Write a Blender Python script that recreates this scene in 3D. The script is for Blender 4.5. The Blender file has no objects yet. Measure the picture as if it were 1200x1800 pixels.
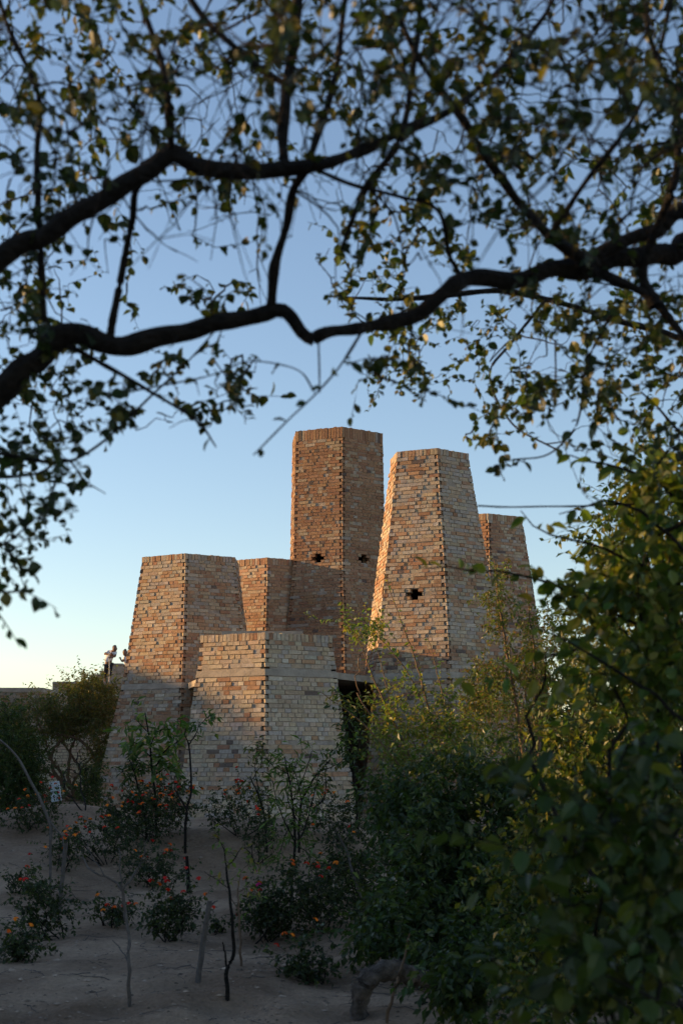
import bpy, math, random
import numpy as np
from mathutils import Vector, Matrix, noise as mnoise
rng = np.random.default_rng(7); random.seed(7)
SC = bpy.context.scene; COL = SC.collection
# ------------------------------------------------------------------ camera, sky, sun, exposure
F_PX, HOR, EYE = 2500.0, 1340.0, 1.6          # focal length and horizon in photo pixels, eye height
cam = bpy.data.cameras.new('camera'); camo = bpy.data.objects.new('camera', cam); COL.objects.link(camo)
cam.sensor_width = 36; cam.lens = 50; cam.shift_y = (HOR-900)/1800; cam.clip_end = 2000; cam.clip_start = .05
camo.location = (0, 0, EYE); camo.rotation_euler = (math.radians(90), 0, 0)
cam.dof.use_dof = True; cam.dof.focus_distance = 28; cam.dof.aperture_fstop = 4.6
SC.camera = camo
SUN_E, SUN_A = math.radians(11.0), math.radians(12.5)   # elevation; angle behind the towers
S = Vector((-math.cos(SUN_E)*math.cos(SUN_A), math.cos(SUN_E)*math.sin(SUN_A), math.sin(SUN_E)))
w = bpy.data.worlds.new('World'); SC.world = w; w.use_nodes = True
nt = w.node_tree; sky = nt.nodes.new('ShaderNodeTexSky'); sky.sky_type = 'NISHITA'; sky.sun_disc = False
sky.sun_elevation = SUN_E; sky.sun_rotation = math.atan2(S.x, S.y)
sky.air_density = 1.0; sky.dust_density = .25; sky.ozone_density = 1.5; sky.altitude = 100
wb = nt.nodes.new('ShaderNodeMix'); wb.data_type = 'RGBA'; wb.blend_type = 'MULTIPLY'; wb.inputs[0].default_value = 1; wb.inputs[7].default_value = (1, .95, .985, 1)
nt.links.new(sky.outputs[0], wb.inputs[6]); nt.links.new(wb.outputs[2], nt.nodes['Background'].inputs[0]); nt.nodes['Background'].inputs[1].default_value = .125
sun = bpy.data.lights.new('sun', 'SUN'); sun.energy = 5.0; sun.angle = math.radians(.55); sun.color = (1, .61, .25)
suno = bpy.data.objects.new('sun', sun); COL.objects.link(suno); suno.rotation_euler = S.to_track_quat('Z', 'Y').to_euler()
suno.location = (-30, 20, 20)
SC.view_settings.view_transform = 'Standard'; SC.view_settings.look = 'None'; SC.view_settings.gamma = 1
SC.view_settings.use_curve_mapping = False; SC.view_settings.exposure = 0.92
cy = SC.cycles; cy.use_denoising = True; cy.max_bounces = 8; cy.diffuse_bounces = 4; cy.transmission_bounces = 4; cy.transparent_max_bounces = 4
cy.use_adaptive_sampling = True; cy.adaptive_threshold = .02

# ------------------------------------------------------------------ helpers
def P(x, y, d):                                # photo pixel + distance -> point
    return np.array([(x-600)/F_PX*d, d, EYE+(HOR-y)/F_PX*d])
def ground_z(x, y):
    def sm(t): t = min(1, max(0, t)); return t*t*(3-2*t)
    z = .62*sm((y-13.5)/9.0)
    z += .14*mnoise.noise((x*.35, y*.35, 0)) + .08*mnoise.noise((x*.9, y*.9, 4)) + .035*mnoise.noise((x*2.7, y*2.7, 9)) + .016*mnoise.noise((x*6, y*6, 2))
    for hx, hy in ((-1.36, 9.1), (-.98, 9.9), (-.74, 9.2), (-2.9, 14.5), (-1.9, 16), (-.6, 14), (.06, 8.9)):   # watering basins round the stems
        q = math.hypot(x-hx, y-hy); z += .045*math.exp(-((q-.38)/.16)**2) - .03*math.exp(-(q/.25)**2)
    z += .42*math.exp(-((x+4.3)/1.3)**2-((y-21.3)/1.2)**2) + .26*math.exp(-((x+1.2)/1.6)**2-((y-19.5)/1.0)**2)
    z -= .18*math.exp(-((x+1.2)/1.4)**2-((y-17.2)/1.1)**2)
    f = max(0, 1-max(0, math.hypot(x, y-12)-40)/25)
    return z*f + .3*(1-f)
def gp(x, y):                                  # photo pixel -> point on the ground
    lo = None
    d = 4.0
    while d < 60:
        p = P(x, y, d)
        if p[2] <= ground_z(p[0], p[1]): break
        d += .05
    return np.array([p[0], p[1], ground_z(p[0], p[1])])
def px_of(p):
    return 600+p[0]/p[1]*F_PX, HOR-(p[2]-EYE)/p[1]*F_PX

def new_mesh(name, V, faces, mat, col=None, smooth=False):
    V = np.asarray(V, np.float32).reshape(-1, 3)
    me = bpy.data.meshes.new(name)
    if isinstance(faces, np.ndarray):
        n, k = faces.shape
        me.vertices.add(len(V)); me.vertices.foreach_set('co', V.ravel())
        me.loops.add(n*k); me.loops.foreach_set('vertex_index', faces.ravel().astype(np.int32))
        me.polygons.add(n); me.polygons.foreach_set('loop_start', np.arange(0, n*k, k, dtype=np.int32))
        me.polygons.foreach_set('loop_total', np.full(n, k, np.int32))
        me.update(calc_edges=True)
    else:
        me.from_pydata([tuple(v) for v in V], [], [tuple(int(i) for i in f) for f in faces]); me.update()
    if col is not None:
        a = me.color_attributes.new('Col', 'FLOAT_COLOR', 'POINT')
        c = np.ones((len(V), 4), np.float32); c[:, :3] = col; a.data.foreach_set('color', c.ravel())
    me.polygons.foreach_set('use_smooth', np.full(len(me.polygons), bool(smooth)))
    if mat: me.materials.append(mat)
    return me
def link(name, data, parent=None, M=None, kind=None):
    o = bpy.data.objects.new(name, data); COL.objects.link(o)
    if parent is not None:
        o.parent = parent; o.matrix_parent_inverse = Matrix.Translation(-WORLD_LOC[parent.name])
        WORLD_LOC[o.name] = WORLD_LOC[parent.name] if M is None else WORLD_LOC[parent.name]
    else: WORLD_LOC[o.name] = Vector((0, 0, 0))
    if M is not None: o.matrix_basis = M
    if kind: o['kind'] = kind
    return o
WORLD_LOC = {}
def thing(name, label, cat, loc, group=None):
    o = bpy.data.objects.new(name, None); COL.objects.link(o); o.location = tuple(float(v) for v in loc); o.empty_display_size = .2
    WORLD_LOC[o.name] = Vector([float(v) for v in loc])
    o['label'] = label; o['category'] = cat
    if group: o['group'] = group
    return o
def part(name, me, parent, kind=None):         # mesh in world coordinates under a thing (or under a part of a thing)
    o = bpy.data.objects.new(name, me); COL.objects.link(o); o.parent = parent
    base = WORLD_LOC.get(parent.name, Vector((0, 0, 0)))
    o.matrix_parent_inverse = Matrix.Translation(-base); WORLD_LOC[o.name] = Vector((0, 0, 0))
    if kind: o['kind'] = kind
    return o
def part_at(name, me, parent, M):
    o = bpy.data.objects.new(name, me); COL.objects.link(o); o.parent = parent
    base = WORLD_LOC.get(parent.name, Vector((0, 0, 0)))
    o.matrix_parent_inverse = Matrix.Translation(-base); o.matrix_basis = M
    return o

def nodes(name):
    m = bpy.data.materials.new(name); m.use_nodes = True; t = m.node_tree
    return m, t, t.nodes['Principled BSDF'], t.nodes, t.links
def mat_surface(name, src, rough=.9, nscale=14, namp=.25, bump=.3, bscale=60, spec=.25):
    """src: 'attr' (per-vertex colour), 'object' (object colour) or an rgb; fine noise on top, bump for relief"""
    m, t, b, N, L = nodes(name)
    tc = N.new('ShaderNodeTexCoord')
    geo = N.new('ShaderNodeNewGeometry')
    nz = N.new('ShaderNodeTexNoise'); nz.inputs['Scale'].default_value = nscale; nz.inputs['Detail'].default_value = 5
    L.new(geo.outputs['Position'], nz.inputs['Vector'])
    mr = N.new('ShaderNodeMapRange'); mr.inputs[1].default_value = .25; mr.inputs[2].default_value = .75
    mr.inputs[3].default_value = 1-namp; mr.inputs[4].default_value = 1+namp; L.new(nz.outputs[0], mr.inputs[0])
    mx = N.new('ShaderNodeMix'); mx.data_type = 'RGBA'; mx.blend_type = 'MULTIPLY'; mx.inputs[0].default_value = 1
    if src == 'attr':
        a = N.new('ShaderNodeAttribute'); a.attribute_name = 'Col'; L.new(a.outputs['Color'], mx.inputs[6])
    elif src == 'object':
        a = N.new('ShaderNodeObjectInfo'); L.new(a.outputs['Color'], mx.inputs[6])
    else: mx.inputs[6].default_value = (*src, 1)
    L.new(mr.outputs[0], mx.inputs[7]); L.new(mx.outputs[2], b.inputs['Base Color'])
    b.inputs['Roughness'].default_value = rough; b.inputs['Specular IOR Level'].default_value = spec
    if bump:
        n2 = N.new('ShaderNodeTexNoise'); n2.inputs['Scale'].default_value = bscale; n2.inputs['Detail'].default_value = 4
        L.new(geo.outputs['Position'], n2.inputs['Vector'])
        bp = N.new('ShaderNodeBump'); bp.inputs['Strength'].default_value = bump; bp.inputs['Distance'].default_value = .02
        L.new(n2.outputs[0], bp.inputs['Height']); L.new(bp.outputs[0], b.inputs['Normal'])
    return m
def mat_leaf(name, src='attr', trans=.35, rough=.45, tint=(1.25, 1.25, .45)):
    m, t, b, N, L = nodes(name)
    if src == 'attr': a = N.new('ShaderNodeAttribute'); a.attribute_name = 'Col'; c = a.outputs['Color']
    else: a = N.new('ShaderNodeObjectInfo'); c = a.outputs['Color']
    L.new(c, b.inputs['Base Color']); b.inputs['Roughness'].default_value = rough; b.inputs['Specular IOR Level'].default_value = .35
    tr = N.new('ShaderNodeBsdfTranslucent'); mx = N.new('ShaderNodeMix'); mx.data_type = 'RGBA'; mx.blend_type = 'MULTIPLY'
    mx.inputs[0].default_value = 1; L.new(c, mx.inputs[6]); mx.inputs[7].default_value = (*[v*1.6 for v in tint], 1)
    L.new(mx.outputs[2], tr.inputs['Color'])
    ms = N.new('ShaderNodeMixShader'); ms.inputs[0].default_value = trans
    L.new(b.outputs[0], ms.inputs[1]); L.new(tr.outputs[0], ms.inputs[2]); L.new(ms.outputs[0], N['Material Output'].inputs['Surface'])
    return m
M_BRICK = mat_surface('brick_mass', 'attr', .92, 22, .22, .5, 70, .15)
M_BRICKO = mat_surface('brick_single', 'object', .92, 22, .22, .5, 70, .15)
M_MORTAR = mat_surface('mortar', (.335, .275, .215), .95, 9, .3, .5, 50, .1)
M_CONC = mat_surface('concrete', (.335, .28, .22), .92, 5, .3, .4, 30, .15)
M_DARK = mat_surface('passage_shade_dark', (.10, .08, .065), .95, 6, .2, 0, 40, .1)  # dark tone puts the passage's shade into the wall colour
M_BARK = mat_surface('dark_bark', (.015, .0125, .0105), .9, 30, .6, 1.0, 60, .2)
M_BARK2 = mat_surface('brown_bark', (.15, .10, .065), .85, 30, .35, .6, 90, .2)
M_BARKP = mat_surface('pale_bark', (.115, .10, .09), .85, 30, .3, .6, 90, .2)
M_LEAF = mat_leaf('leaf_mass'); M_LEAFO = mat_leaf('leaf_single', 'object')
M_FLOWER = mat_leaf('petals', 'object', .25, .8, (.7, .5, .3))

# ------------------------------------------------------------------ ground
def build_ground():
    ax = np.unique(np.concatenate([np.linspace(-700, -40, 14), np.linspace(-40, -8, 40), np.linspace(-8, 5, 200), np.linspace(5, 40, 50), np.linspace(40, 700, 14)]))
    ay = np.unique(np.concatenate([np.linspace(-300, -5, 10), np.linspace(-5, 6, 30), np.linspace(6, 26, 260), np.linspace(26, 70, 45), np.linspace(70, 1500, 14)]))
    V = np.array([(x, y, ground_z(x, y)) for y in ay for x in ax]); nx = len(ax)
    i = np.arange(len(ay)-1)[:, None]*nx+np.arange(nx-1)[None]; i = i.ravel()
    Fc = np.stack([i, i+1, i+nx+1, i+nx], 1)
    m, t, b, N, L = nodes('sandy_soil')
    geo = N.new('ShaderNodeNewGeometry')
    n1 = N.new('ShaderNodeTexNoise'); n1.inputs['Scale'].default_value = .8; n1.inputs['Detail'].default_value = 6; L.new(geo.outputs['Position'], n1.inputs[0])
    n2 = N.new('ShaderNodeTexNoise'); n2.inputs['Scale'].default_value = 26; n2.inputs['Detail'].default_value = 6; L.new(geo.outputs['Position'], n2.inputs[0])
    r = N.new('ShaderNodeValToRGB'); r.color_ramp.elements[0].color = (.24, .160, .105, 1); r.color_ramp.elements[1].color = (.52, .375, .26, 1)
    r.color_ramp.elements[0].position = .32; r.color_ramp.elements[1].position = .68; L.new(n1.outputs[0], r.inputs[0])
    mx = N.new('ShaderNodeMix'); mx.data_type = 'RGBA'; mx.blend_type = 'OVERLAY'; mx.inputs[0].default_value = .35
    L.new(r.outputs[0], mx.inputs[6]); L.new(n2.outputs[0], mx.inputs[7]); L.new(mx.outputs[2], b.inputs['Base Color'])
    b.inputs['Roughness'].default_value = .95; b.inputs['Specular IOR Level'].default_value = .1
    n3 = N.new('ShaderNodeTexNoise'); n3.inputs['Scale'].default_value = 7; n3.inputs['Detail'].default_value = 8; n3.inputs['Roughness'].default_value = .65; L.new(geo.outputs['Position'], n3.inputs[0])
    bp = N.new('ShaderNodeBump'); bp.inputs['Strength'].default_value = 1.0; bp.inputs['Distance'].default_value = .22
    L.new(n3.outputs[0], bp.inputs['Height']); L.new(bp.outputs[0], b.inputs['Normal'])
    o = link('ground', new_mesh('ground', V, Fc, m, smooth=True), kind='structure')
    o['label'] = 'bare sandy soil rising to a low bank before the towers'
build_ground()
def litter():
    n = 9000; y = 7.2+16.8*rng.uniform(0, 1, n)**1.3; x = rng.uniform(-1, 1, n)*.26*y
    z = np.array([ground_z(float(a), float(b)) for a, b in zip(x, y)]); s = np.minimum(rng.lognormal(-4.75, .5, n), .028)
    oct_ = np.array([(1, 0, 0), (0, 1, 0), (-1, 0, 0), (0, -1, 0), (0, 0, .5), (0, 0, -.5)])
    T = oct_[None]*(1+rng.uniform(-.35, .35, (n, 6, 3)))*s[:, None, None]; T[:, :, 0] *= rng.uniform(.7, 1.6, n)[:, None]
    V = T+np.stack([x, y, z+s*.1], 1)[:, None]; ft = np.array([(0, 1, 4), (1, 2, 4), (2, 3, 4), (3, 0, 4), (1, 0, 5), (2, 1, 5), (3, 2, 5), (0, 3, 5)])
    Fc = (ft[None]+6*np.arange(n)[:, None, None]).reshape(-1, 3)
    c = np.repeat(np.array([.28, .21, .155])*rng.uniform(.35, 1.5, (n, 1)), 6, 0)
    o = link('gravel', new_mesh('gravel', V.reshape(-1, 3), Fc, mat_surface('stones', 'attr', .95, 20, .2, 0), c), kind='stuff'); o['label'] = 'scattered small stones and clods on the sandy soil'
litter()
# ------------------------------------------------------------------ bricks
BOXF = np.array([(0, 1, 3, 2), (4, 6, 7, 5), (0, 4, 5, 1), (2, 3, 7, 6), (0, 2, 6, 4), (1, 5, 7, 3)])
BOXV = np.array([(x, y, z) for x in (-.5, .5) for y in (-.5, .5) for z in (-.5, .5)])
BR_V = [BOXV*(1+rng.uniform(-.0, .0)) + rng.uniform(-1, 1, (8, 3))*np.array([.014, .02, .045]) for _ in range(10)]
BR_ME = [new_mesh('brick', v, BOXF, M_BRICKO) for v in BR_V]
PAL = {'tan': (.405, .305, .205), 'sand': (.43, .345, .25), 'red': (.31, .160, .092), 'rust': (.355, .205, .118), 'grey': (.345, .30, .25), 'dark': (.14, .105, .088), 'pale': (.48, .41, .32)}
PAL = {k: (np.array(v)*(.86 if k != 'dark' else .95)+np.array([.39, .275, .18])*(.14 if k != 'dark' else .05))*1.02 for k, v in PAL.items()}
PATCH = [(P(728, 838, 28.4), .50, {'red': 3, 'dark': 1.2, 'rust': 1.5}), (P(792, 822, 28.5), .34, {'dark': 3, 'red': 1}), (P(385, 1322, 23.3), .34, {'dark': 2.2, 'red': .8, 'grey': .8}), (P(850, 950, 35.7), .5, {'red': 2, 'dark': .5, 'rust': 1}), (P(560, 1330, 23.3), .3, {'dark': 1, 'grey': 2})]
def pick(mix, p, shade):
    for c0, rad, mx_ in PATCH:
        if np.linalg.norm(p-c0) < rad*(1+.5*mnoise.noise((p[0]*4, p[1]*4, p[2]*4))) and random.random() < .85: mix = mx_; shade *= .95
    n = mnoise.noise((p[0]*.55, p[1]*.55+7, p[2]*.75)) + .55*mnoise.noise((p[0]*1.6, p[1]*1.6, p[2]*2.2+3))
    bt = mnoise.noise((p[0]*.12, 5.5, p[2]*1.9))+.6*mnoise.noise((p[0]*.3, 1.5, p[2]*5.2)); n += .5*bt; shade *= 1-.16*bt
    st = mnoise.noise((p[0]*5, p[1]*5, p[2]*.5)); shade *= 1-.12*max(0, st)
    dust = max(0, min(1, (1.9-p[2])/1.5)); n -= .5*dust
    ks = list(mix); ws = np.array([mix[k] for k in ks], float)
    if 'red' in mix: ws[ks.index('red')] *= math.exp(2.4*n)
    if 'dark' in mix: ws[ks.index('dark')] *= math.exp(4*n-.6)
    if 'grey' in mix: ws[ks.index('grey')] *= math.exp(-1.5*n)
    c = PAL[ks[np.searchsorted(np.cumsum(ws/ws.sum()), random.random()*.9999)]].copy()
    return np.clip(c*random.uniform(.90, 1.07)*np.array([1, random.uniform(.97, 1.03), random.uniform(.95, 1.05)])*shade, .02, .8)
class Wall:
    """collects bricks as (matrix, colour, variant); emits single ones as parts, the rest as one mass"""
    def __init__(s): s.b = []
    def add(s, c, u, n, up, ln, dp, h, col):
        M = np.eye(4); M[:3, 0] = u*ln; M[:3, 1] = n*dp; M[:3, 2] = up*h; M[:3, 3] = c; s.b.append((M, col, random.randrange(10)))
    def emit(s, parent, limit, seen):
        sc = []
        for i, (M, c, k) in enumerate(s.b):
            p = M[:3, 3]; x, y = px_of(p)
            a = 0
            if 0 < x < 1200 and 0 < y < 1800 and seen(x, y, p):
                n = M[:3, 1]/np.linalg.norm(M[:3, 1]); v = np.array([0, 0, EYE])-p; f = float(n@v)/np.linalg.norm(v)
                if f > .12: a = f*np.linalg.norm(M[:3, 0])*np.linalg.norm(M[:3, 2])/(p[1]**2)
            sc.append(a)
        order = np.argsort(sc)[::-1]
        single = set(int(i) for i in order[:limit] if sc[i] > 0)
        for i in single:
            M, c, k = s.b[i]; o = part_at('brick', BR_ME[k], parent, Matrix(M)); o.color = (*c, 1)
        rest = [i for i in range(len(s.b)) if i not in single]
        if rest:
            Ms = np.stack([s.b[i][0] for i in rest]); vs = np.stack([BR_V[s.b[i][2]] for i in rest])
            V = np.einsum('nij,nkj->nki', Ms[:, :3, :3], vs)+Ms[:, None, :3, 3]
            Fc = (BOXF[None]+8*np.arange(len(rest))[:, None, None]).reshape(-1, 4)
            C = np.repeat(np.stack([s.b[i][1] for i in rest]), 8, 0)
            part('brickwork', new_mesh('brickwork', V.reshape(-1, 3), Fc, M_BRICK, C), parent, 'stuff')
CH, JT, JL = .075, .011, .012
def lay_face(W, Af, Bf, z0, z1, mix, shade=1.0, band=None, cross=None, notch=True, rough=1.0):
    """courses of bricks on the face whose edges are Af(z) and Bf(z)"""
    k = 0; z = z0
    while z+CH <= z1+1e-4:
        zc = z+CH/2
        if band and band[0]-.03 < zc < band[1]+.03: z += CH; k += 1; continue
        A, B, A2 = Af(zc), Bf(zc), Af(zc+.05)
        u = B-A; Ln = np.linalg.norm(u); u = u/Ln
        up = (A2-A); up = up-u*(up@u); up /= np.linalg.norm(up); n = np.cross(u, up); n /= np.linalg.norm(n)
        s0 = random.uniform(.062, .082) if notch and k % 2 else 0.0
        s1 = Ln-(random.uniform(.062, .082) if notch and k % 2 == 0 else 0.0)
        gaps = []
        if cross:
            for (sc, zc0) in cross:
                r = round((zc-zc0)/CH)
                if abs(r) <= 1: hw = .165 if r == 0 else .08; gaps.append((sc*Ln-hw, sc*Ln+hw))
        s = s0; stretch = (k % 3 == 0)
        while s < s1-.02:
            ln = random.choice((.255, .25, .125, .26, .12)) if stretch else random.choice((.125, .12, .13, .128, .122, .118, .25))
            e = min(s+ln, s1)
            if s1-e < .07: e = s1
            segs = [(s, e-(JL if e < s1-.001 else 0))]
            for g in gaps:
                q = []
                for a, b in segs:
                    if b <= g[0] or a >= g[1]: q.append((a, b)); continue
                    if a < g[0]: q.append((a, g[0]))
                    if b > g[1]: q.append((g[1], b))
                segs = q
            for a, b in segs:
                if b-a < .02: continue
                out = random.uniform(-.007, .009)*rough
                if random.random() < .07: out -= random.uniform(.006, .022)*rough
                c = A+u*((a+b)/2)+n*(out-.06)+up*random.uniform(-.0025, .0025)
                tw = random.uniform(-.035, .035)*rough; u2 = u*math.cos(tw)+n*math.sin(tw); n2 = n*math.cos(tw)-u*math.sin(tw)
                tr = random.uniform(-.012, .012); u3 = u2*math.cos(tr)+up*math.sin(tr)
                W.add(c, u3, n2, up, b-a, .12, CH-JT+random.uniform(-.004, .003), pick(mix, c, shade))
            s = e
        z += CH; k += 1
def lay_cap(W, A, B, z0, h, mix, shade=1.0):
    u = B-A; Ln = np.linalg.norm(u); u /= Ln; up = np.array([0, 0, 1.]); n = np.cross(u, up); s = 0
    nb = max(4, round(Ln/.074)); st = Ln/nb
    for i in range(nb):
        c = A+u*(st*(i+.5))+n*(random.uniform(-.006, .005)-.06); c[2] = z0+h/2
        W.add(c, u, n, up, st-.010, .12, h+random.uniform(-.006, .006), pick(mix, c, shade))

def hexpt(cx, cy, R, rot, i, z):               # i=0 faces the camera, 1 front right, 2 back right, 3 back, 4 back left, 5 front left
    a = math.radians(-90+60*i+rot); return np.array([cx+R*math.cos(a), cy+R*math.sin(a), z])
def ring_at(rings, z):
    rs = sorted(rings)
    for (za, *a), (zb, *b) in zip(rs, rs[1:]):
        if z <= zb or zb == rs[-1][0]:
            t = (z-za)/(zb-za); return [p+(q-p)*t for p, q in zip(a, b)]
def tower(label, rings, rot, cap, mix, band=None, crosses={}, limit=300, seen=lambda x, y, p: True, shade=1.0, z0=0.0, capmix=None):
    zt = max(r[0] for r in rings); c = ring_at(rings, 0)
    root = thing('brick_tower', label, 'tower', (c[0], c[1], z0), 'hexagonal brick towers')
    def vert(i, inset=0.0):
        def f(z):
            cx, cy_, R = ring_at(rings, z); return hexpt(cx, cy_, R-inset*1.1547, rot, i % 6, z)
        return f
    W = Wall(); ztop = zt-cap; n = int((ztop-z0)/CH); zb = ztop-n*CH
    for fi in (4, 5, 0, 1):                    # faces seen from the front and the sides: edge fi -> fi+1
        lay_face(W, vert(fi), vert(fi+1), zb, ztop, mix, shade, band, crosses.get(fi))
        lay_cap(W, vert(fi)(ztop), vert(fi+1)(ztop), ztop+.004, cap-.008, capmix or mix, shade)
    W.emit(root, limit, seen)
    # mortar core: hollow shell, open behind the cross-shaped holes
    V = []; Fc = []
    zs = sorted(set([z0-.3]+[r[0] for r in rings if r[0] > z0]+[ztop]+sum([[c[1]-.115, c[1]+.115] for cl in crosses.values() for c in cl], [])))
    zs = [z for z in zs if z <= zt-.02]+[zt-.012]; zs = sorted(set(zs))
    for ins in (.115, .26):
        for i in range(6):
            f0, f1 = vert(i, ins), vert(i+1, ins)
            for za, zb_ in zip(zs, zs[1:]):
                segs = [(0, 1)]
                for sc_, zc in crosses.get(i, []):
                    if za < zc < zb_:
                        L_ = np.linalg.norm(vert(i)(zc)-vert(i+1)(zc)); h = .20/L_; segs = [(0, sc_-h), (sc_+h, 1)]
                for a, b in segs:
                    q = [f0(za)*(1-a)+f1(za)*a, f0(za)*(1-b)+f1(za)*b, f0(zb_)*(1-b)+f1(zb_)*b, f0(zb_)*(1-a)+f1(zb_)*a]
                    k = len(V); V += q; Fc.append((k, k+1, k+2, k+3) if ins < .2 else (k+3, k+2, k+1, k))
    for i in range(6):
        f0, f1 = vert(i, .013), vert(i+1, .013)
        for za, zb_ in zip(zs, zs[1:]):
            L_ = np.linalg.norm(f0(za)-f1(za)); e_ = .085/L_; segs = [(e_, 1-e_)]
            for sc_, zc in crosses.get(i, []):
                if za < zc < zb_: h = .20/L_; segs = [(e_, sc_-h), (sc_+h, 1-e_)]
            for a, b in segs:
                k = len(V); V += [f0(za)*(1-a)+f1(za)*a, f0(za)*(1-b)+f1(za)*b, f0(zb_)*(1-b)+f1(zb_)*b, f0(zb_)*(1-a)+f1(zb_)*a]; Fc.append((k, k+1, k+2, k+3))
    k = len(V); V += [vert(i, .05)(zt-.012) for i in range(6)]; Fc.append(tuple(range(k, k+6)))  # unseen lid added to keep the cross-shaped holes dark
    part('mortar_core', new_mesh('mortar_core', V, Fc, M_MORTAR), root)
    if band:
        V = []; Fc = []
        for ins in (-.004, .11):
            for z in band: V += [vert(i, ins)(z) for i in range(6)]
        for i in range(6):
            j = (i+1) % 6
            Fc += [(i, j, 6+j, 6+i), (12+j, 12+i, 18+i, 18+j), (6+i, 6+j, 18+j, 18+i), (j, i, 12+i, 12+j)]
        part('concrete_band', new_mesh('concrete_band', V, Fc, M_CONC), root)
    return root
MT = {'tan': 3, 'sand': 2.2, 'red': .12, 'rust': .5, 'grey': 2.0, 'dark': .04, 'pale': .35}
MR = {'tan': .7, 'sand': .06, 'red': 2.0, 'rust': 2.8, 'grey': .3, 'dark': .12, 'pale': .02}
MM = {'tan': 2.4, 'sand': 1.0, 'red': .6, 'rust': 1.7, 'grey': 1.3, 'dark': .08, 'pale': .2}
tower('low wide brick tower in front of the taller ones, concrete band below its rim',
      [(3.74, -1.28, 24.67, 1.27), (3.1, -1.275, 24.67, 1.36), (0, -1.26, 24.67, 1.86)], 1, .125, MT, (3.025, 3.135), shade=1.1,
      seen=lambda x, y, p: y < 1330)
tower('mid-height brick tower with lit left face beside the leafy arching bush',
      [(6.02, -3.29, 31.2, 1.14), (3.27, -3.32, 31.2, 1.575), (0, -3.40, 31.2, 2.34)], 0, .125, MM, (3.145, 3.265),
      seen=lambda x, y, p: y < 1290 and (x < 348 or y < 1110))
tower('short brick tower, bounced orange glow put into its bricks, wedged behind and between two others',
      [(6.44, -1.74, 34.66, 1.06), (0, -1.9, 34.66, 1.8)], 0, .165, dict(MM, rust=5, red=2.0, grey=.2, sand=.3), shade=1.15, seen=lambda x, y, p: y < 1108 and 410 < x < 513)  # redder, brighter mix: bounced orange light put into the brick colour
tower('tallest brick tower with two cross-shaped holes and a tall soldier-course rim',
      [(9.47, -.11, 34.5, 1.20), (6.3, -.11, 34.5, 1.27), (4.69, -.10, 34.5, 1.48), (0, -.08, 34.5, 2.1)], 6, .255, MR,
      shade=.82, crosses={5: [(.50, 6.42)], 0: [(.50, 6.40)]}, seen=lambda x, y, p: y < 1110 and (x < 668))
tower('tapering brick tower with one cross-shaped hole and a dark patch under its rim',
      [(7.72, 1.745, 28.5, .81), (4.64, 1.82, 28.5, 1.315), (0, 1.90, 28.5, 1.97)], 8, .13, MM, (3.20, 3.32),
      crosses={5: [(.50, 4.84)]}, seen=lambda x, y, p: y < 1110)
tower('brick tower set back behind the tapering one, half hidden by shrubs',
      [(7.8, 3.64, 36.45, 1.05), (6.6, 3.66, 36.45, 1.24), (0, 3.66, 36.45, 2.3)], 0, .17, dict(MM, red=1.4), seen=lambda x, y, p: x > 835 and y < 1010)

def prism(name, poly, z0, z1, mat, parent=None, bevel=0):
    n = len(poly); V = [(x, y, z) for z in (z0, z1) for x, y in poly]
    Fc = [tuple(range(n))[::-1], tuple(range(n, 2*n))]+[(i, (i+1) % n, n+(i+1) % n, n+i) for i in range(n)]
    return new_mesh(name, V, Fc, mat)
o = link('roof_slab', prism('roof_slab', [(-3.15, 29.4), (-2.15, 25.1), (-1.2, 24.9), (-.35, 25.5), (.75, 27.6), (1.8, 28.8), (3.4, 34.5), (-3.2, 34.5), (-3.4, 31)], 3.125, 3.245, M_CONC))
o['label'] = 'grey concrete slab bridging the towers above the dark passage'; o['category'] = 'slab'

part('shade_upstand', prism('shade_upstand', [(-2.3, 27.3), (-.75, 27.3), (-.75, 29.2), (-2.3, 29.2)], 3.25, 4.12, M_CONC), o)  # unseen block added behind the low tower to shade the tapering one
pw = link('passage_sun_blocker', new_mesh('passage_sun_blocker', [(x, y, z) for z in (0, 3.12) for x, y in ((-1.45, 25.6), (-1.2, 25.6), (-1.2, 29.5), (1.6, 29.5), (1.6, 29.8), (-1.45, 29.8))],
          [(5, 4, 3, 2, 1, 0), (6, 7, 8, 9, 10, 11)]+[(i, (i+1) % 6, 6+(i+1) % 6, 6+i) for i in range(6)], M_DARK))  # added wall, blocks the sun so the opening stays dark
pw['label'] = 'dark wall added under the concrete slab to keep the passage in shade'; pw['category'] = 'wall'
# ------------------------------------------------------------------ background walls, stair
def box_wall(name, label, cat, A, B, z0, z1, mix, shade, cope, limit, seen, side=None, thick=.3, group=None):
    A, B = np.array(A, float), np.array(B, float)
    root = thing(name, label, cat, (*((A+B)/2), z0), group)
    W = Wall(); f = lambda Q: (lambda z: np.array([Q[0], Q[1], z]))
    pts = [A, B]+([np.array(side, float)] if side else [])
    for p, q in zip(pts, pts[1:]): lay_face(W, f(p), f(q), z0, z1-(cope or 0), mix, shade, notch=False)
    W.emit(root, limit, seen)
    u = (B-A)/np.linalg.norm(B-A); n = np.array([u[1], -u[0]])
    ins = .012
    far = np.array(side, float) if side else B-n*thick
    back = [A-n*thick, far] if not side else [A+(far-B), far]
    poly = [A-n*ins, B-n*ins-u*ins, back[1]-u*ins, back[0]]
    part('mortar_core', prism('mortar_core', poly, z0-.3, z1-(cope or 0)-.005, M_MORTAR), root)
    if cope:
        e = .03; poly = [A+n*e, B+n*e+u*e, back[1]+u*e, back[0]]
        part('coping', prism('coping', poly, z1-cope, z1, M_CONC), root)
    return root
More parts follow.
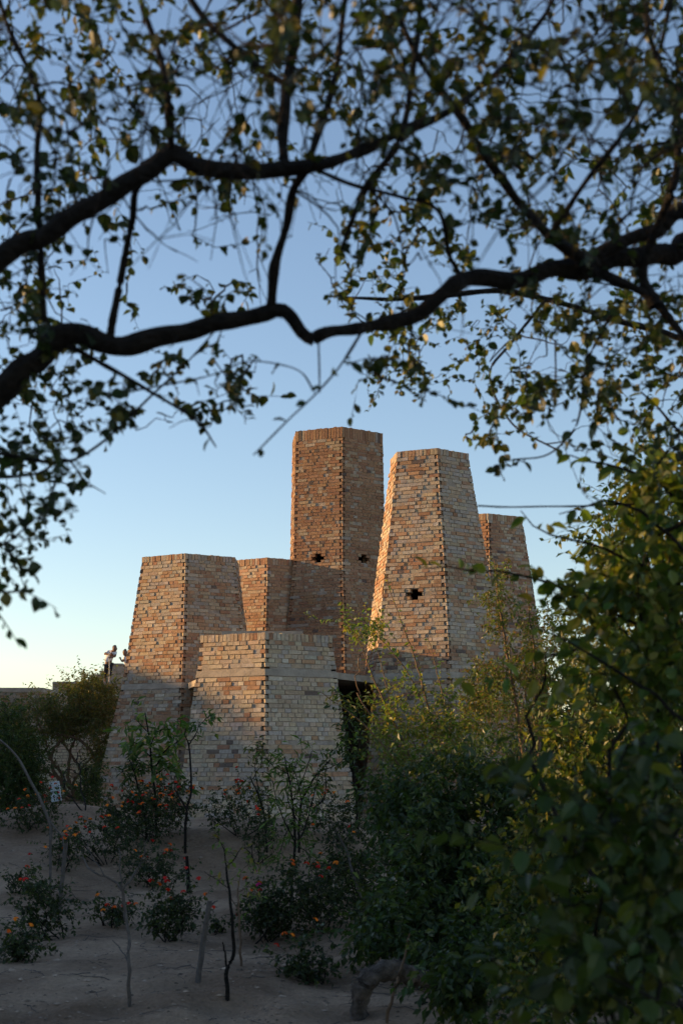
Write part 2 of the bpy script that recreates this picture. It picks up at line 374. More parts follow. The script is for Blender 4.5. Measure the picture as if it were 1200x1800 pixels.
box_wall('low_building', 'low brick building with flat concrete coping behind the leafy bush', 'building', (-17, 45), (-9.45, 45), .2, 3.96, MM, .8, .14, 120,
         lambda x, y, p: y < 1250, side=(-9.3, 49))
box_wall('garden_wall', 'pale brick wall glimpsed through the arch of the bush', 'wall', (-8.3, 36), (-4.2, 36), .2, 2.4, {'pale': 1}, 1.9, None, 60,
         lambda x, y, p: 85 < x < 152 and 1305 < y < 1410)
def stair():
    root = thing('stepped_wall', 'grey stepped parapet rising behind two people', 'wall', (-9, 56.6, 0))
    xs = np.linspace(-11.2, -9.15, 12); zs = np.linspace(3.9, 5.45, 12); k = 0
    for i, (x, z) in enumerate(zip(xs, zs)):
        x1 = xs[i+1]-.004 if i < 11 else -6.0
        part('step_block', prism('step_block', [(x, 56.4), (x1, 56.4), (x1, 57.0), (x, 57.0)], .1, z, M_CONC), root)
        part('tread', prism('tread', [(x-.04, 56.36), (min(x1, x+.5), 56.36), (min(x1, x+.5), 57.04), (x-.04, 57.04)], z+.002, z+.07, M_BARK2 if False else M_CONC), root)
    t = thing('terrace', 'brick terrace block carrying two people behind the bush', 'terrace', (-9, 55, 0))
    W = Wall(); g = lambda a, b: (lambda z: np.array([a, b, z]))
    lay_face(W, g(-11.0, 54.2), g(-6.0, 54.2), 3.0, 4.68, MM, .8, notch=False); W.emit(t, 60, lambda x, y, p: y < 1235 and x < 225)
    part('mortar_core', prism('mortar_core', [(-11, 54.22), (-6, 54.22), (-6, 56.38), (-11, 56.38)], .1, 4.675, M_MORTAR), t)
stair()

# ------------------------------------------------------------------ plants: tubes and leaves
def tubes(polys, k=5):
    """polys: list of (pts Nx3, radii N) -> verts, faces"""
    VV, FF, off = [], [], 0
    ang = np.arange(k)*2*np.pi/k; ca, sa = np.cos(ang), np.sin(ang)
    for pts, r in polys:
        pts = np.asarray(pts, float); n = len(pts); r = np.broadcast_to(np.asarray(r, float), (n,))
        t = np.gradient(pts, axis=0); t /= np.linalg.norm(t, axis=1)[:, None]+1e-9
        ref = np.where(np.abs(t[:, 2:3]) > .9, np.array([[1., 0, 0]]), np.array([[0, 0, 1.]]))
        a = np.cross(t, ref); a /= np.linalg.norm(a, axis=1)[:, None]+1e-9; b = np.cross(t, a)
        V = pts[:, None]+r[:, None, None]*(a[:, None]*ca[None, :, None]+b[:, None]*sa[None, :, None])
        i = np.arange(n-1)[:, None]*k; j = np.arange(k)[None]; j2 = (j+1) % k
        F4 = np.stack([i+j, i+j2, i+k+j2, i+k+j], -1).reshape(-1, 4)+off
        VV.append(V.reshape(-1, 3)); FF.append(F4); off += n*k
    return np.concatenate(VV), np.concatenate(FF)
LEAF2 = (np.array([(0, 0, 0), (-.5, .45, .10), (0, 1, -.08), (.5, .45, .10)]), np.array([(0, 2, 1), (0, 3, 2)]))
LEAF8 = (np.array([(0, 0, 0), (0, .3, -.02), (0, .62, -.03), (0, 1, -.14), (-.36, .2, .07), (-.5, .48, .10), (-.33, .78, .03), (.36, .2, .07), (.5, .48, .10), (.33, .78, .03)]),
         np.array([(0, 1, 4), (1, 5, 4), (1, 2, 5), (2, 6, 5), (2, 3, 6), (0, 7, 1), (1, 7, 8), (1, 8, 2), (2, 8, 9), (2, 9, 3)]))
def unit(v): v = np.asarray(v, float); return v/(np.linalg.norm(v, axis=-1, keepdims=True)+1e-9)
class Plant:
    def __init__(s, root, leafmat=None, wood=M_BARK):
        s.root = root; s.poly = []; s.L = []; s.wood = wood
    def leaf(s, p, d, n, l, w, c): s.L.append((p, d, n, l, w, c))
    def build(s, tmpl=LEAF2, singles=0, k=5, trunkname='branches', minpx=10, massname='foliage', flowers=None):
        if s.poly:
            V, Fc = tubes(s.poly, k); part(trunkname, new_mesh(trunkname, V, Fc, s.wood, smooth=True), s.root)
        if not s.L: return
        p, d, n, l, w, c = [np.array([q[i] for q in s.L], float) for i in range(6)]
        d = unit(d); sd = unit(np.cross(d, n)); n = np.cross(sd, d)
        idx = np.zeros(len(p), bool)
        if singles:
            x = 600+p[:, 0]/p[:, 1]*F_PX; y = HOR-(p[:, 2]-EYE)/p[:, 1]*F_PX; a = l*F_PX/p[:, 1]
            a = np.where((x > 5) & (x < 1195) & (y > 5) & (y < 1795) & (a > minpx), a*(.4+.6*np.abs((n*unit(p-np.array([0, 0, EYE]))).sum(1))), 0)
            o = np.argsort(-a)[:singles]; o = o[a[o] > 0]; idx[o] = True
            me = new_mesh('leaf', tmpl[0], tmpl[1], M_LEAFO)
            for i in o:
                M = Matrix.Identity(4)
                M.col[0][:3] = sd[i]*w[i]; M.col[1][:3] = d[i]*l[i]; M.col[2][:3] = n[i]*l[i]; M.col[3][:3] = p[i]
                q = part_at('leaf', me, s.root, M); q.color = (*c[i], 1)
        r = ~idx
        if r.any():
            T, Ft = tmpl; p, d, n, sd, l, w, c = p[r], d[r], n[r], sd[r], l[r], w[r], c[r]
            V = p[:, None]+sd[:, None]*(T[None, :, 0:1]*w[:, None, None])+d[:, None]*(T[None, :, 1:2]*l[:, None, None])+n[:, None]*(T[None, :, 2:3]*l[:, None, None])
            Fc = (Ft[None]+len(T)*np.arange(len(p))[:, None, None]).reshape(-1, 3)
            part(massname, new_mesh(massname, V.reshape(-1, 3), Fc, M_LEAF, np.repeat(c, len(T), 0)), s.root, 'stuff')
def resample(pts, step):
    pts = np.asarray(pts, float); seg = np.linalg.norm(np.diff(pts, axis=0), axis=1); s = np.concatenate([[0], np.cumsum(seg)])
    n = max(2, int(s[-1]/step)+1); q = np.linspace(0, s[-1], n)
    # Catmull-Rom through the points
    out = []
    for v in q:
        i = min(len(seg)-1, max(0, np.searchsorted(s, v)-1)); t = (v-s[i])/max(seg[i], 1e-9)
        p1, p2 = pts[i], pts[i+1]; p0 = pts[i-1] if i > 0 else 2*p1-p2; p3 = pts[i+2] if i+2 < len(pts) else 2*p2-p1
        out.append(.5*((2*p1)+(-p0+p2)*t+(2*p0-5*p1+4*p2-p3)*t*t+(-p0+3*p1-3*p2+p3)*t**3))
    return np.array(out), q/s[-1]
def curve(a, b, n, wob, sag=0.0):
    t = np.linspace(0, 1, n)[:, None]; d = b-a; L = np.linalg.norm(d)
    o = rng.normal(0, 1, (2, 3)); pts = a+d*t+(o[0]*np.sin(t*np.pi)+o[1]*.5*np.sin(2*np.pi*t))*wob*L
    pts += rng.normal(0, wob*.12*L, (n, 3))*np.sin(t*np.pi)**.3; pts[:, 2:3] += sag*L*np.sin(t*np.pi); pts[0] = a
    return pts
class Skeleton:
    def __init__(s, cap=60000): s.p = np.zeros((cap, 3)); s.id = np.zeros(cap, int); s.n = 0
    def add(s, pts, i): m = len(pts); s.p[s.n:s.n+m] = pts; s.id[s.n:s.n+m] = i; s.n += m
    def near(s, t, w=(1, 1, 1)):
        d = (((s.p[:s.n]-t)*np.array(w))**2).sum(1); k = int(d.argmin()); return s.p[k].copy(), s.id[k], math.sqrt(d[k])
def fallen_twigs():
    pp = []
    for _ in range(260):
        y = rng.uniform(7.4, 20); x = rng.uniform(-.25, .2)*y; a = rng.uniform(0, 6.28); L_ = rng.uniform(.06, .4); n = 6
        q = np.array([[x+math.cos(a)*L_*t+rng.normal(0, .012), y+math.sin(a)*L_*t+rng.normal(0, .012), 0] for t in np.linspace(0, 1, n)])
        for v in q: v[2] = ground_z(float(v[0]), float(v[1]))+rng.uniform(.002, .014)
        pp.append((q, np.linspace(rng.uniform(.002, .005), .001, n)))
    V, Fc = tubes(pp, 4); o = link('debris', new_mesh('debris', V, Fc, M_BARKP, smooth=True), kind='stuff'); o['label'] = 'dry fallen twigs strewn over the sandy soil'
fallen_twigs()
def twig_leaves(pl, pts, spacing, size, colf, skip=.2, start=.15, spread=.9, asp=.8, droop=.35, jit=.35):
    seg = np.linalg.norm(np.diff(pts, axis=0), axis=1); s = np.concatenate([[0], np.cumsum(seg)]); L = s[-1]; v = L*start; sgn = 1
    while v <= L+1e-6:
        if rng.random() > skip:
            i = min(len(seg)-1, max(0, int(np.searchsorted(s, v))-1)); t = (v-s[i])/max(seg[i], 1e-9); p = pts[i]+(pts[i+1]-pts[i])*t
            ax = unit(pts[i+1]-pts[i]); pr = unit(np.cross(ax, rng.normal(0, 1, 3)))
            d = unit(ax*.5+pr*spread*sgn+np.array([0, 0, -droop])+rng.normal(0, .25, 3)); n = unit(rng.normal(0, .55, 3)+np.array([0, -.15, .8]))
            l = size*rng.uniform(1-jit, 1+jit); pl.leaf(p, d, n, l, l*asp*rng.uniform(.8, 1.15), colf()); sgn = -sgn
        v += spacing*rng.uniform(.5, 1.5)
def col_of(base, var=.25, alt=None, pa=0.0):
    base = np.array(base)
    def f():
        b = np.array(alt) if alt is not None and rng.random() < pa else base
        return np.clip(b*rng.uniform(1-var, 1+var)*np.array([rng.uniform(.85, 1.2), 1, rng.uniform(.7, 1.2)]), .005, .6)
    return f

# ------------------------------------------------------------------ the overhanging trees at the camera
def overhead():
    tl = thing('overhanging_tree', 'dark tree whose crooked boughs and round leaves cross the sky above', 'tree', (-1.75, 3.7, 0), 'trees arching over the view')
    trr = thing('overhanging_tree', 'dark tree with a long bough over the shrubs and leafy drooping sprays', 'tree', (1.95, 4.1, 0), 'trees arching over the view')
    pls = [Plant(tl), Plant(trr)]; sk = Skeleton()
    def bough(i, pts, step=.018, lump=.17, lf=0):
        """pts: (x, y, width px, distance) or ('w', X, Y, Z, radius)"""
        q = np.array([list(P(p[0], p[1], p[3]))+[p[2]*.88/2/F_PX*p[3]] if p[0] != 'w' else p[1:] for p in pts], float)
        c, s = resample(q, step); r = c[:, 3]
        ph = rng.uniform(0, 9)
        lum = np.array([mnoise.noise((float(v)*14+ph, ph, 0)) for v in s*len(c)*step])
        wob = np.array([[mnoise.noise((float(v)*9+ph, k*5., 1)) for k in range(3)] for v in s*len(c)*step])
        pts_ = c[:, :3]+wob*r[:, None]*.45; pls[i].poly.append((pts_, np.maximum(r*(1+lump*2*lum), .0008)))
        sk.add(pts_[::4], i)
        if lf: twig_leaves(pls[i], pts_, lf, .03, col_of((.028, .046, .013), .35, (.085, .085, .018), .15), .2, .25, .9, .82)
        return pts_
    bough(0, [('w', -1.75, 3.7, -.1, .10), ('w', -1.72, 3.65, .9, .085), ('w', -1.66, 3.6, 1.7, .075)], .05)
    bough(0, [('w', -1.66, 3.6, 1.7, .05), ('w', -1.3, 3.5, 2.1, .04), (-10, 700, 54, 3.5), (60, 630, 50, 3.5), (110, 592, 46, 3.5), (200, 604, 40, 3.5), (300, 590, 36, 3.5), (400, 566, 33, 3.5), (485, 545, 33, 3.5), (515, 558, 31, 3.5), (535, 588, 29, 3.5), (552, 598, 26, 3.5)])
    bough(0, [('w', -1.66, 3.6, 1.7, .05), ('w', -1.4, 3.3, 2.3, .04), (-20, 474, 44, 3.3), (80, 410, 40, 3.3), (170, 358, 38, 3.3), (250, 308, 36, 3.3), (298, 268, 36, 3.3), (340, 288, 34, 3.3), (400, 300, 34, 3.3), (500, 298, 30, 3.3), (570, 288, 26, 3.3), (640, 262, 22, 3.35), (720, 225, 20, 3.4), (790, 195, 16, 3.4), (880, 120, 12, 3.5), (960, 20, 9, 3.6), (1000, -80, 7, 3.6)])
    bough(0, [(105, 600, 22, 3.5), (80, 560, 14, 3.45), (72, 440, 14, 3.4), (65, 300, 14, 3.4), (68, 170, 12, 3.4), (20, 60, 11, 3.4), (-20, -70, 9, 3.4)])
    bough(0, [(195, 592, 18, 3.5), (212, 490, 16, 3.45), (232, 390, 14, 3.4), (242, 330, 13, 3.35), (290, 285, 14, 3.3)])
    bough(0, [(475, 548, 24, 3.5), (482, 470, 20, 3.45), (505, 390, 18, 3.4), (517, 330, 18, 3.35), (540, 295, 18, 3.3), (560, 230, 16, 3.3), (585, 150, 14, 3.3), (600, 60, 12, 3.3), (612, -60, 10, 3.3)])
    bough(0, [(500, 298, 26, 3.3), (498, 220, 26, 3.3), (510, 120, 24, 3.3), (520, 30, 22, 3.3), (527, -80, 20, 3.3)])
    bough(0, [(505, 150, 16, 3.3), (460, 122, 15, 3.3), (415, 85, 14, 3.2), (352, 25, 14, 3.2), (310, -50, 12, 3.2)])
    bough(0, [(300, 272, 20, 3.3), (296, 180, 16, 3.2), (280, 90, 14, 3.2), (250, 10, 12, 3.2), (240, -80, 10, 3.2)])
    bough(0, [(108, 600, 14, 3.5), (200, 650, 10, 3.5), (270, 692, 8, 3.5), (345, 738, 6, 3.5), (380, 786, 3, 3.5)], lf=.04)
    bough(0, [(-40, 790, 12, 3.6), (100, 812, 8, 3.6), (170, 785, 6, 3.6), (260, 702, 5, 3.6), (340, 625, 4, 3.6), (395, 560, 4, 3.5)])
    bough(0, [(-60, 840, 9, 3.6), (60, 834, 6, 3.6), (115, 806, 5, 3.6), (150, 845, 4, 3.6), (186, 868, 2.5, 3.6)], lf=.03)
    bough(0, [(-40, 970, 6, 3.5), (10, 955, 4, 3.5), (60, 915, 3, 3.5), (92, 892, 2, 3.5)], lf=.025)
    bough(0, [(-60, 1010, 6, 3.4), (0, 1040, 4, 3.4), (40, 1040, 3, 3.4), (70, 1052, 2, 3.4), (100, 1070, 1.5, 3.4)], lf=.03)
    bough(0, [(-60, 1020, 6, 3.4), (-10, 1070, 4, 3.4), (18, 1108, 3, 3.4), (36, 1138, 1.5, 3.4)], lf=.025)
    bough(0, [(640, 575, 8, 3.5), (600, 640, 4.5, 3.4), (555, 692, 4, 3.3), (500, 745, 4, 3.3), (445, 800, 3, 3.3)], lf=.06)
    bough(0, [(560, 600, 5, 3.4), (562, 690, 3.5, 3.35)]); bough(0, [(552, 688, 4, 3.35), (530, 655, 3.5, 3.4), (490, 640, 3, 3.4), (430, 636, 3, 3.4), (370, 660, 3, 3.4), (220, 690, 4, 3.5)], lf=.035)
    # right tree
    bough(1, [('w', 1.95, 4.1, -.1, .11), ('w', 1.9, 4.05, 1.0, .095), ('w', 1.75, 4.0, 2.1, .08)], .05)
    bough(1, [('w', 1.75, 4.0, 2.1, .055), ('w', 1.4, 3.95, 2.6, .04), (1240, 446, 52, 3.9), (1180, 450, 46, 3.85), (1100, 453, 40, 3.8), (990, 474, 36, 3.75), (900, 490, 33, 3.7), (820, 490, 31, 3.65), (786, 514, 31, 3.6), (720, 556, 30, 3.6), (640, 576, 28, 3.55), (580, 582, 27, 3.5), (550, 596, 24, 3.5)])
    bough(1, [('w', 1.75, 4.0, 2.1, .05), ('w', 1.5, 3.8, 2.8, .035), (1230, 378, 34, 3.7), (1150, 405, 32, 3.7), (1090, 430, 30, 3.7), (1015, 446, 26, 3.7), (940, 390, 20, 3.6), (870, 300, 18, 3.5), (820, 220, 16, 3.4), (780, 165, 14, 3.4), (740, 110, 12, 3.4), (700, 20, 11, 3.4), (690, -80, 9, 3.4)])
    bough(1, [(1000, 462, 20, 3.75), (1080, 492, 19, 3.7), (1150, 530, 17, 3.7), (1200, 590, 15, 3.7), (1270, 680, 13, 3.7)])
    bough(1, [(960, 425, 16, 3.6), (1000, 360, 13, 3.5), (1060, 280, 12, 3.4), (1110, 210, 11, 3.4), (1150, 120, 10, 3.4), (1190, -50, 9, 3.4)])
    bough(1, [(600, 440, 8, 3.5), (640, 335, 14, 3.4), (700, 250, 16, 3.4), (722, 150, 14, 3.4), (742, -20, 12, 3.4)])
    bough(1, [(820, 500, 12, 3.65), (790, 450, 10, 3.6), (770, 370, 9, 3.5), (700, 345, 8, 3.5), (620, 325, 8, 3.4), (560, 300, 8, 3.35)])
    bough(1, [(1150, 540, 26, 3.7), (1130, 470, 20, 3.7), (1180, 330, 18, 3.6), (1190, 200, 14, 3.6), (1140, 60, 12, 3.6), (1130, -60, 10, 3.6)])
    bough(1, [('w', 1.75, 4.0, 2.1, .04), ('w', 2.2, 5.4, 2.7, .03), (1240, 615, 14, 6.0), (1080, 562, 12, 6.0), (960, 526, 11, 6.0), (880, 512, 11, 6.0), (820, 515, 10, 6.0), (700, 526, 9, 6.0), (600, 522, 6, 6.0)])
    bough(1, [(960, 526, 7, 6.0), (900, 600, 6, 5.8), (860, 660, 5, 5.8), (900, 745, 4, 5.6), (978, 790, 4, 5.5)])
    bough(1, [(1080, 540, 8, 4.2), (1030, 640, 6, 4.2), (1020, 720, 5, 4.2), (1005, 760, 4, 4.2), (960, 800, 4, 4.3), (900, 808, 3, 4.3)], lf=.04)
    bough(1, [(1260, 880, 6, 4.6), (1120, 886, 4.5, 4.6), (990, 890, 4, 4.6), (890, 891, 3.5, 4.6), (838, 889, 3, 4.6)])
    base_n = sk.n
    reg = [(-120, -160, 1320, 120, 300, 2.8, 4.8), (-60, 120, 1260, 330, 260, 2.8, 4.8), (720, -20, 1260, 300, 130, 2.5, 4.6), (0, 330, 560, 420, 26, 3.2, 4.6), (560, 320, 1240, 480, 105, 3.2, 5.0),
           (-120, 420, 90, 560, 30, 3.2, 5.2), (-120, 560, 170, 720, 52, 3.2, 5.0), (-120, 700, 150, 860, 60, 3.2, 5.0), (-100, 850, 120, 960, 34, 3.3, 4.4), (-100, 950, 70, 1060, 18, 3.3, 4.4),
           (170, 610, 460, 770, 34, 3.3, 4.2), (120, 480, 470, 560, 16, 3.3, 5.0), (560, 420, 720, 560, 24, 4.2, 6.2), (650, 540, 900, 690, 52, 5.0, 6.4), (900, 480, 1250, 700, 110, 3.6, 6.2),
           (830, 640, 960, 840, 14, 4.2, 5.8), (1030, 690, 1250, 820, 40, 3.8, 6.0), (480, 620, 720, 710, 6, 3.4, 4.5), (430, -60, 760, 170, 22, 2.4, 3.0), (960, 60, 1240, 260, 22, 2.4, 3.0)]
    T = []
    for x0, y0, x1, y1, n, d0, d1 in reg:
        for _ in range(n): T.append(P(rng.uniform(x0, x1), rng.uniform(y0, y1), rng.uniform(d0, d1)))
    for _ in range(200): T.append(np.array([rng.uniform(-2.6, -.95), rng.uniform(2.9, 4.6), rng.uniform(2.2, 4.4)]))  # unseen foliage left of the view, added to shade the boughs
    T = np.array(T); B = sk.p[:base_n]
    dist = np.array([np.sqrt(((B-t)**2).sum(1).min()) for t in T]); T = T[np.argsort(dist)]
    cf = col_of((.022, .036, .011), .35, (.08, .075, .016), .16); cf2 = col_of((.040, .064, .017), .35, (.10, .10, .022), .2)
    for t in T:
        a, i, d = sk.near(t, (1, .55, 1)); d = np.linalg.norm(t-a)
        if d < .02: continue
        n = max(5, int(d/.03)); pts = curve(a, t, n, .13, rng.uniform(-.08, .06))
        r0 = min(.0065, .0016+.006*d); pls[i].poly.append((pts, np.linspace(r0, .0009, n))); sk.add(pts[1:], i)
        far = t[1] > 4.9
        cl = mnoise.noise((t[0]*4.2, t[1]*2, t[2]*4.2))+.35*rng.normal()
        tx, ty = px_of(t)
        if (tx < 230 and ty > 430) or (tx > 560 and ty > 400): cl += .3
        if cl < -.10: continue
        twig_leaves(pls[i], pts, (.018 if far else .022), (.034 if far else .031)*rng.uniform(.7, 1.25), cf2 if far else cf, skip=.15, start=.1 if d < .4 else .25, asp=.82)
        if rng.random() < .7:
            for _ in range(1):
                q = pts[rng.integers(n//2, n)]; e = q+rng.normal(0, .09, 3)*np.array([1, .8, 1])+unit(t-a)*.05; pp = curve(q, e, 5, .12)
                pls[i].poly.append((pp, np.linspace(.0014, .0007, 5))); twig_leaves(pls[i], pp, .019, .024, cf, .1, 0)
    for _ in range(200):                        # bare shoots crossing the sky
        q = P(rng.uniform(-80, 1280), rng.uniform(-100, 430), rng.uniform(2.4, 4.4)) if rng.random() < .88 else P(rng.choice((rng.uniform(-80, 160), rng.uniform(950, 1250))), rng.uniform(420, 800), rng.uniform(3, 5))
        a, i, d = sk.near(q, (1, .4, 1)); dr = unit(q-a+rng.normal(0, .12, 3)); e = a+dr*rng.uniform(.14, .42)
        pp = curve(a, e, 9, .06); pls[i].poly.append((pp, np.linspace(rng.uniform(.0016, .0034), .0009, 9)))
        for _k in range(rng.integers(0, 4)):
            b = pp[rng.integers(2, 8)]; f = b+dr*.1+rng.normal(0, .07, 3); pls[i].poly.append((curve(b, f, 4, .08), np.linspace(.0013, .0008, 4)))
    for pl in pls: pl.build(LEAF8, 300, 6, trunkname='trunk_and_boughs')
    print('overhead leaves', [len(p.L) for p in pls])
overhead()

# ------------------------------------------------------------------ shrubs grown from the ground
def blob_targets(blobs, n):
    """blobs: (px x, px y, distance, rx px, ry px, depth m, weight)"""
    w = np.array([b[6] for b in blobs], float); w /= w.sum(); T = []
    for _ in range(n):
        x, y, d, rx, ry, dz, _w = blobs[rng.choice(len(blobs), p=w)]
        v = unit(rng.normal(0, 1, 3))*rng.uniform(.25, 1)**.5
        T.append(P(x+v[0]*rx, y+v[2]*ry, d)+np.array([0, v[1]*dz, 0])); 
    return np.array(T)
def shrub(name, label, cat, base, blobs, n, leaf, colf, wood=M_BARK, spacing=.03, stems=4, tmpl=LEAF2, singles=0, r0=.018, asp=.6, group=None, spread=.9, extra=None, droop=.35, skip=.1, wob=.14, minpx=9, step=.06, sub=1):
    base = np.array(base, float); base[2] = ground_z(base[0], base[1])
    root = thing(name, label, cat, base, group); pl = Plant(root, wood=wood); sk = Skeleton()
    T = blob_targets(blobs, n) if n else np.zeros((0, 3))
    T = np.array([t for t in T if t[2] > ground_z(t[0], t[1])+.03]).reshape(-1, 3)
    if len(T):
        for k in range(stems):
            t = T[rng.integers(len(T))]; b = base+np.array([rng.normal(0, .05), rng.normal(0, .05), -.04])
            pts = curve(b, t, max(6, int(np.linalg.norm(t-b)/.08)), .10, .0); pl.poly.append((pts, np.linspace(r0, r0*.25, len(pts)))); sk.add(pts, 0)
    for st in (extra or []):
        q = np.array([list(P(x, y, d))+[wd/2/F_PX*d] for x, y, wd, d in st]); c, s_ = resample(q, step); c[:, :3] += rng.normal(0, .004, (len(c), 3))
        if len(sk.p[:sk.n]) == 0 or np.linalg.norm(c[0, :3]-base) < .6:
            pass
        else:
            a, _, dd = sk.near(c[0, :3])
            if dd > .02: pts = curve(a, c[0, :3], 6, .05); pl.poly.append((pts, np.linspace(c[0, 3]*1.2, c[0, 3], 6)))
        pl.poly.append((c[:, :3], np.maximum(c[:, 3], .001))); sk.add(c[:, :3], 0)
        twig_leaves(pl, c[:, :3], spacing*1.2, leaf, colf, skip+.05, .3, spread, asp, droop)
    if len(T):
        dist = ((T-base)**2).sum(1); T = T[np.argsort(dist)]
        for t in T:
            a, _, d = sk.near(t); d = np.linalg.norm(t-a)
            if d < .01: continue
            m = max(4, int(d/step)); pts = curve(a, t, m, wob, rng.uniform(-.1, .1)); r = min(r0*.4, .002+.006*d)
            pl.poly.append((pts, np.linspace(r, .001, m))); sk.add(pts[1:], 0)
            twig_leaves(pl, pts, spacing, leaf, colf, skip, .05, spread, asp, droop)
            for _ in range(sub):
                q = pts[rng.integers(m//2, m)]; e = q+rng.normal(0, leaf*2.6, 3); pp = curve(q, e, 4, .1)
                pl.poly.append((pp, np.linspace(.0016, .0008, 4))); twig_leaves(pl, pp, spacing*.8, leaf, colf, skip, .0, spread, asp, droop)
    pl.build(tmpl, singles, 4, minpx=minpx)
    return root, pl
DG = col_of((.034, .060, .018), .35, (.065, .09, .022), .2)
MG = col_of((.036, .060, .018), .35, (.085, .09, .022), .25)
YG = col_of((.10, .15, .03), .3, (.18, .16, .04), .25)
# dense shrub filling the middle right
shrub('shrub', 'dense dark leafy shrub with drooping leaves beside the curved log', 'shrub', (1.2, 12.6, 0),
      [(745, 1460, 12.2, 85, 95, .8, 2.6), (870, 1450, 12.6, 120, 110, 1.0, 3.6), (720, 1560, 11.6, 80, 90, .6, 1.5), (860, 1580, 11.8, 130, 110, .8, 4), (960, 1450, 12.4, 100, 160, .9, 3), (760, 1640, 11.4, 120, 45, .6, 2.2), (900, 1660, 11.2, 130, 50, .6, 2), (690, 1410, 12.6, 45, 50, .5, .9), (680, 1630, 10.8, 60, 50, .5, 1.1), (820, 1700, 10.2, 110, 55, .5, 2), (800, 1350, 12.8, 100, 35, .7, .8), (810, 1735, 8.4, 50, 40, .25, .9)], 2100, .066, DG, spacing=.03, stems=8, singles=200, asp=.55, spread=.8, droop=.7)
# upright sprays in the light
ST = [[(800, 1500, 4.5, 16), (772, 1330, 4, 16), (735, 1180, 3, 16), (700, 1080, 2, 16), (674, 1004, 1.5, 16)],
      [(790, 1480, 4.5, 16), (720, 1330, 4, 15.8), (660, 1200, 3, 15.7), (632, 1130, 2, 15.6), (600, 1085, 1.5, 15.6)],
      [(800, 1480, 4, 16.2), (760, 1300, 3, 16.2), (720, 1190, 2.5, 16.2), (655, 1110, 1.5, 16.2), (612, 1095, 1.5, 16.2)],
      [(780, 1460, 4, 15.6), (690, 1330, 3, 15.4), (630, 1265, 2, 15.3), (590, 1235, 1.5, 15.2), (562, 1216, 1.5, 15.2)],
      [(820, 1480, 3.5, 16.3), (790, 1280, 2.5, 16.4), (770, 1190, 2, 16.4), (752, 1120, 1.5, 16.4)],
      [(810, 1480, 3.5, 16), (745, 1340, 2.5, 16), (690, 1240, 2, 16), (668, 1160, 1.5, 16), (640, 1060, 1.5, 16)]]
shrub('shrub', 'airy shrub of upright leafy sprays in low sun before the tapering tower', 'shrub', (1.3, 16.1, 0),
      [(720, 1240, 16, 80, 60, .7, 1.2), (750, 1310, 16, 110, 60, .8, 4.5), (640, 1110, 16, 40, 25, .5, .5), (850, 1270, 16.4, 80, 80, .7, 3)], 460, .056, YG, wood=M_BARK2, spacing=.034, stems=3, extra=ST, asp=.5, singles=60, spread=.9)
# dense twiggy shrub, golden
shrub('shrub', 'twiggy reddish-stemmed shrub with tiny golden leaves rising to a narrow spire', 'shrub', (2.0, 15.0, 0),
      [(878, 1060, 15, 30, 75, .3, 1.6), (950, 1140, 15, 60, 80, .6, 2.6), (900, 1220, 15, 95, 90, .7, 4), (850, 1200, 15, 45, 50, .5, 1), (990, 1180, 15, 70, 110, .7, 3)], 800, .042, col_of((.075, .105, .024), .35, (.14, .10, .03), .2), wood=M_BARK2, spacing=.026, stems=8, asp=.5, r0=.012,
      extra=[[(930, 1400, 7, 15), (900, 1200, 5, 15), (876, 1060, 4, 15), (868, 985, 2, 15)], [(950, 1380, 6, 15), (940, 1180, 4, 15), (925, 1030, 2, 15)]])
# broad filler behind the near leaves
shrub('shrub', 'tall broad shrub of mid-green leaves catching yellow light at its top', 'shrub', (2.3, 8.8, 0),
      [(1120, 960, 8.6, 100, 120, .5, 3.4), (1150, 860, 8.6, 70, 70, .4, 1.3), (1100, 1120, 8.6, 110, 130, .7, 4), (1080, 1300, 8.4, 130, 140, .8, 5), (1000, 1480, 8.2, 110, 150, .7, 3.5), (1120, 1500, 8.4, 120, 180, .8, 5), (1000, 1680, 8, 130, 110, .6, 3), (1160, 1700, 8, 90, 100, .6, 2), (1170, 1320, 8.6, 80, 120, .6, 3), (930, 1560, 8.6, 90, 120, .6, 2.5), (950, 1740, 7.6, 90, 60, .5, 1.8)], 1800, .05, col_of((.042, .072, .017), .35, (.13, .135, .026), .35), spacing=.034, stems=10, tmpl=LEAF2, singles=150, asp=.62, droop=.4)  # the yellower share of leaves puts sunlit tone into the colour
shrub('bush', 'dark broad bush behind the tall shrubs, beside the set-back tower', 'bush', (5.6, 24.0, 0),
      [(1080, 1240, 24, 130, 110, 1.2, 4), (1200, 1200, 24, 90, 130, 1.2, 3), (1000, 1330, 23.5, 110, 80, 1, 3), (1120, 1380, 23.5, 140, 90, 1, 3)], 620, .11, DG, spacing=.08, stems=8, asp=.5, r0=.04, sub=2)
# big near leaves
NL = [[(1260, 1100, 9, 4.6), (1150, 1010, 7, 4.6), (1040, 960, 5, 4.6), (950, 935, 3, 4.6), (918, 900, 2, 4.6)],
      [(1240, 1180, 9, 4.6), (1120, 1100, 6, 4.6), (1000, 1040, 5, 4.6), (900, 1010, 4, 4.6), (800, 1000, 3, 4.7), (735, 996, 2, 4.8)],
      [(1220, 900, 8, 4.6), (1140, 840, 6, 4.6), (1060, 815, 4, 4.6), (1000, 800, 2, 4.6)],
      [(1230, 1000, 8, 4.4), (1130, 900, 6, 4.4), (1060, 880, 4, 4.4), (985, 905, 2, 4.4)],
      [(1240, 1300, 8, 4.2), (1120, 1200, 6, 4.2), (1000, 1130, 4, 4.2), (930, 1100, 2, 4.2)],
      [(1230, 800, 7, 4.8), (1180, 740, 5, 4.8), (1130, 690, 3, 4.8)]]
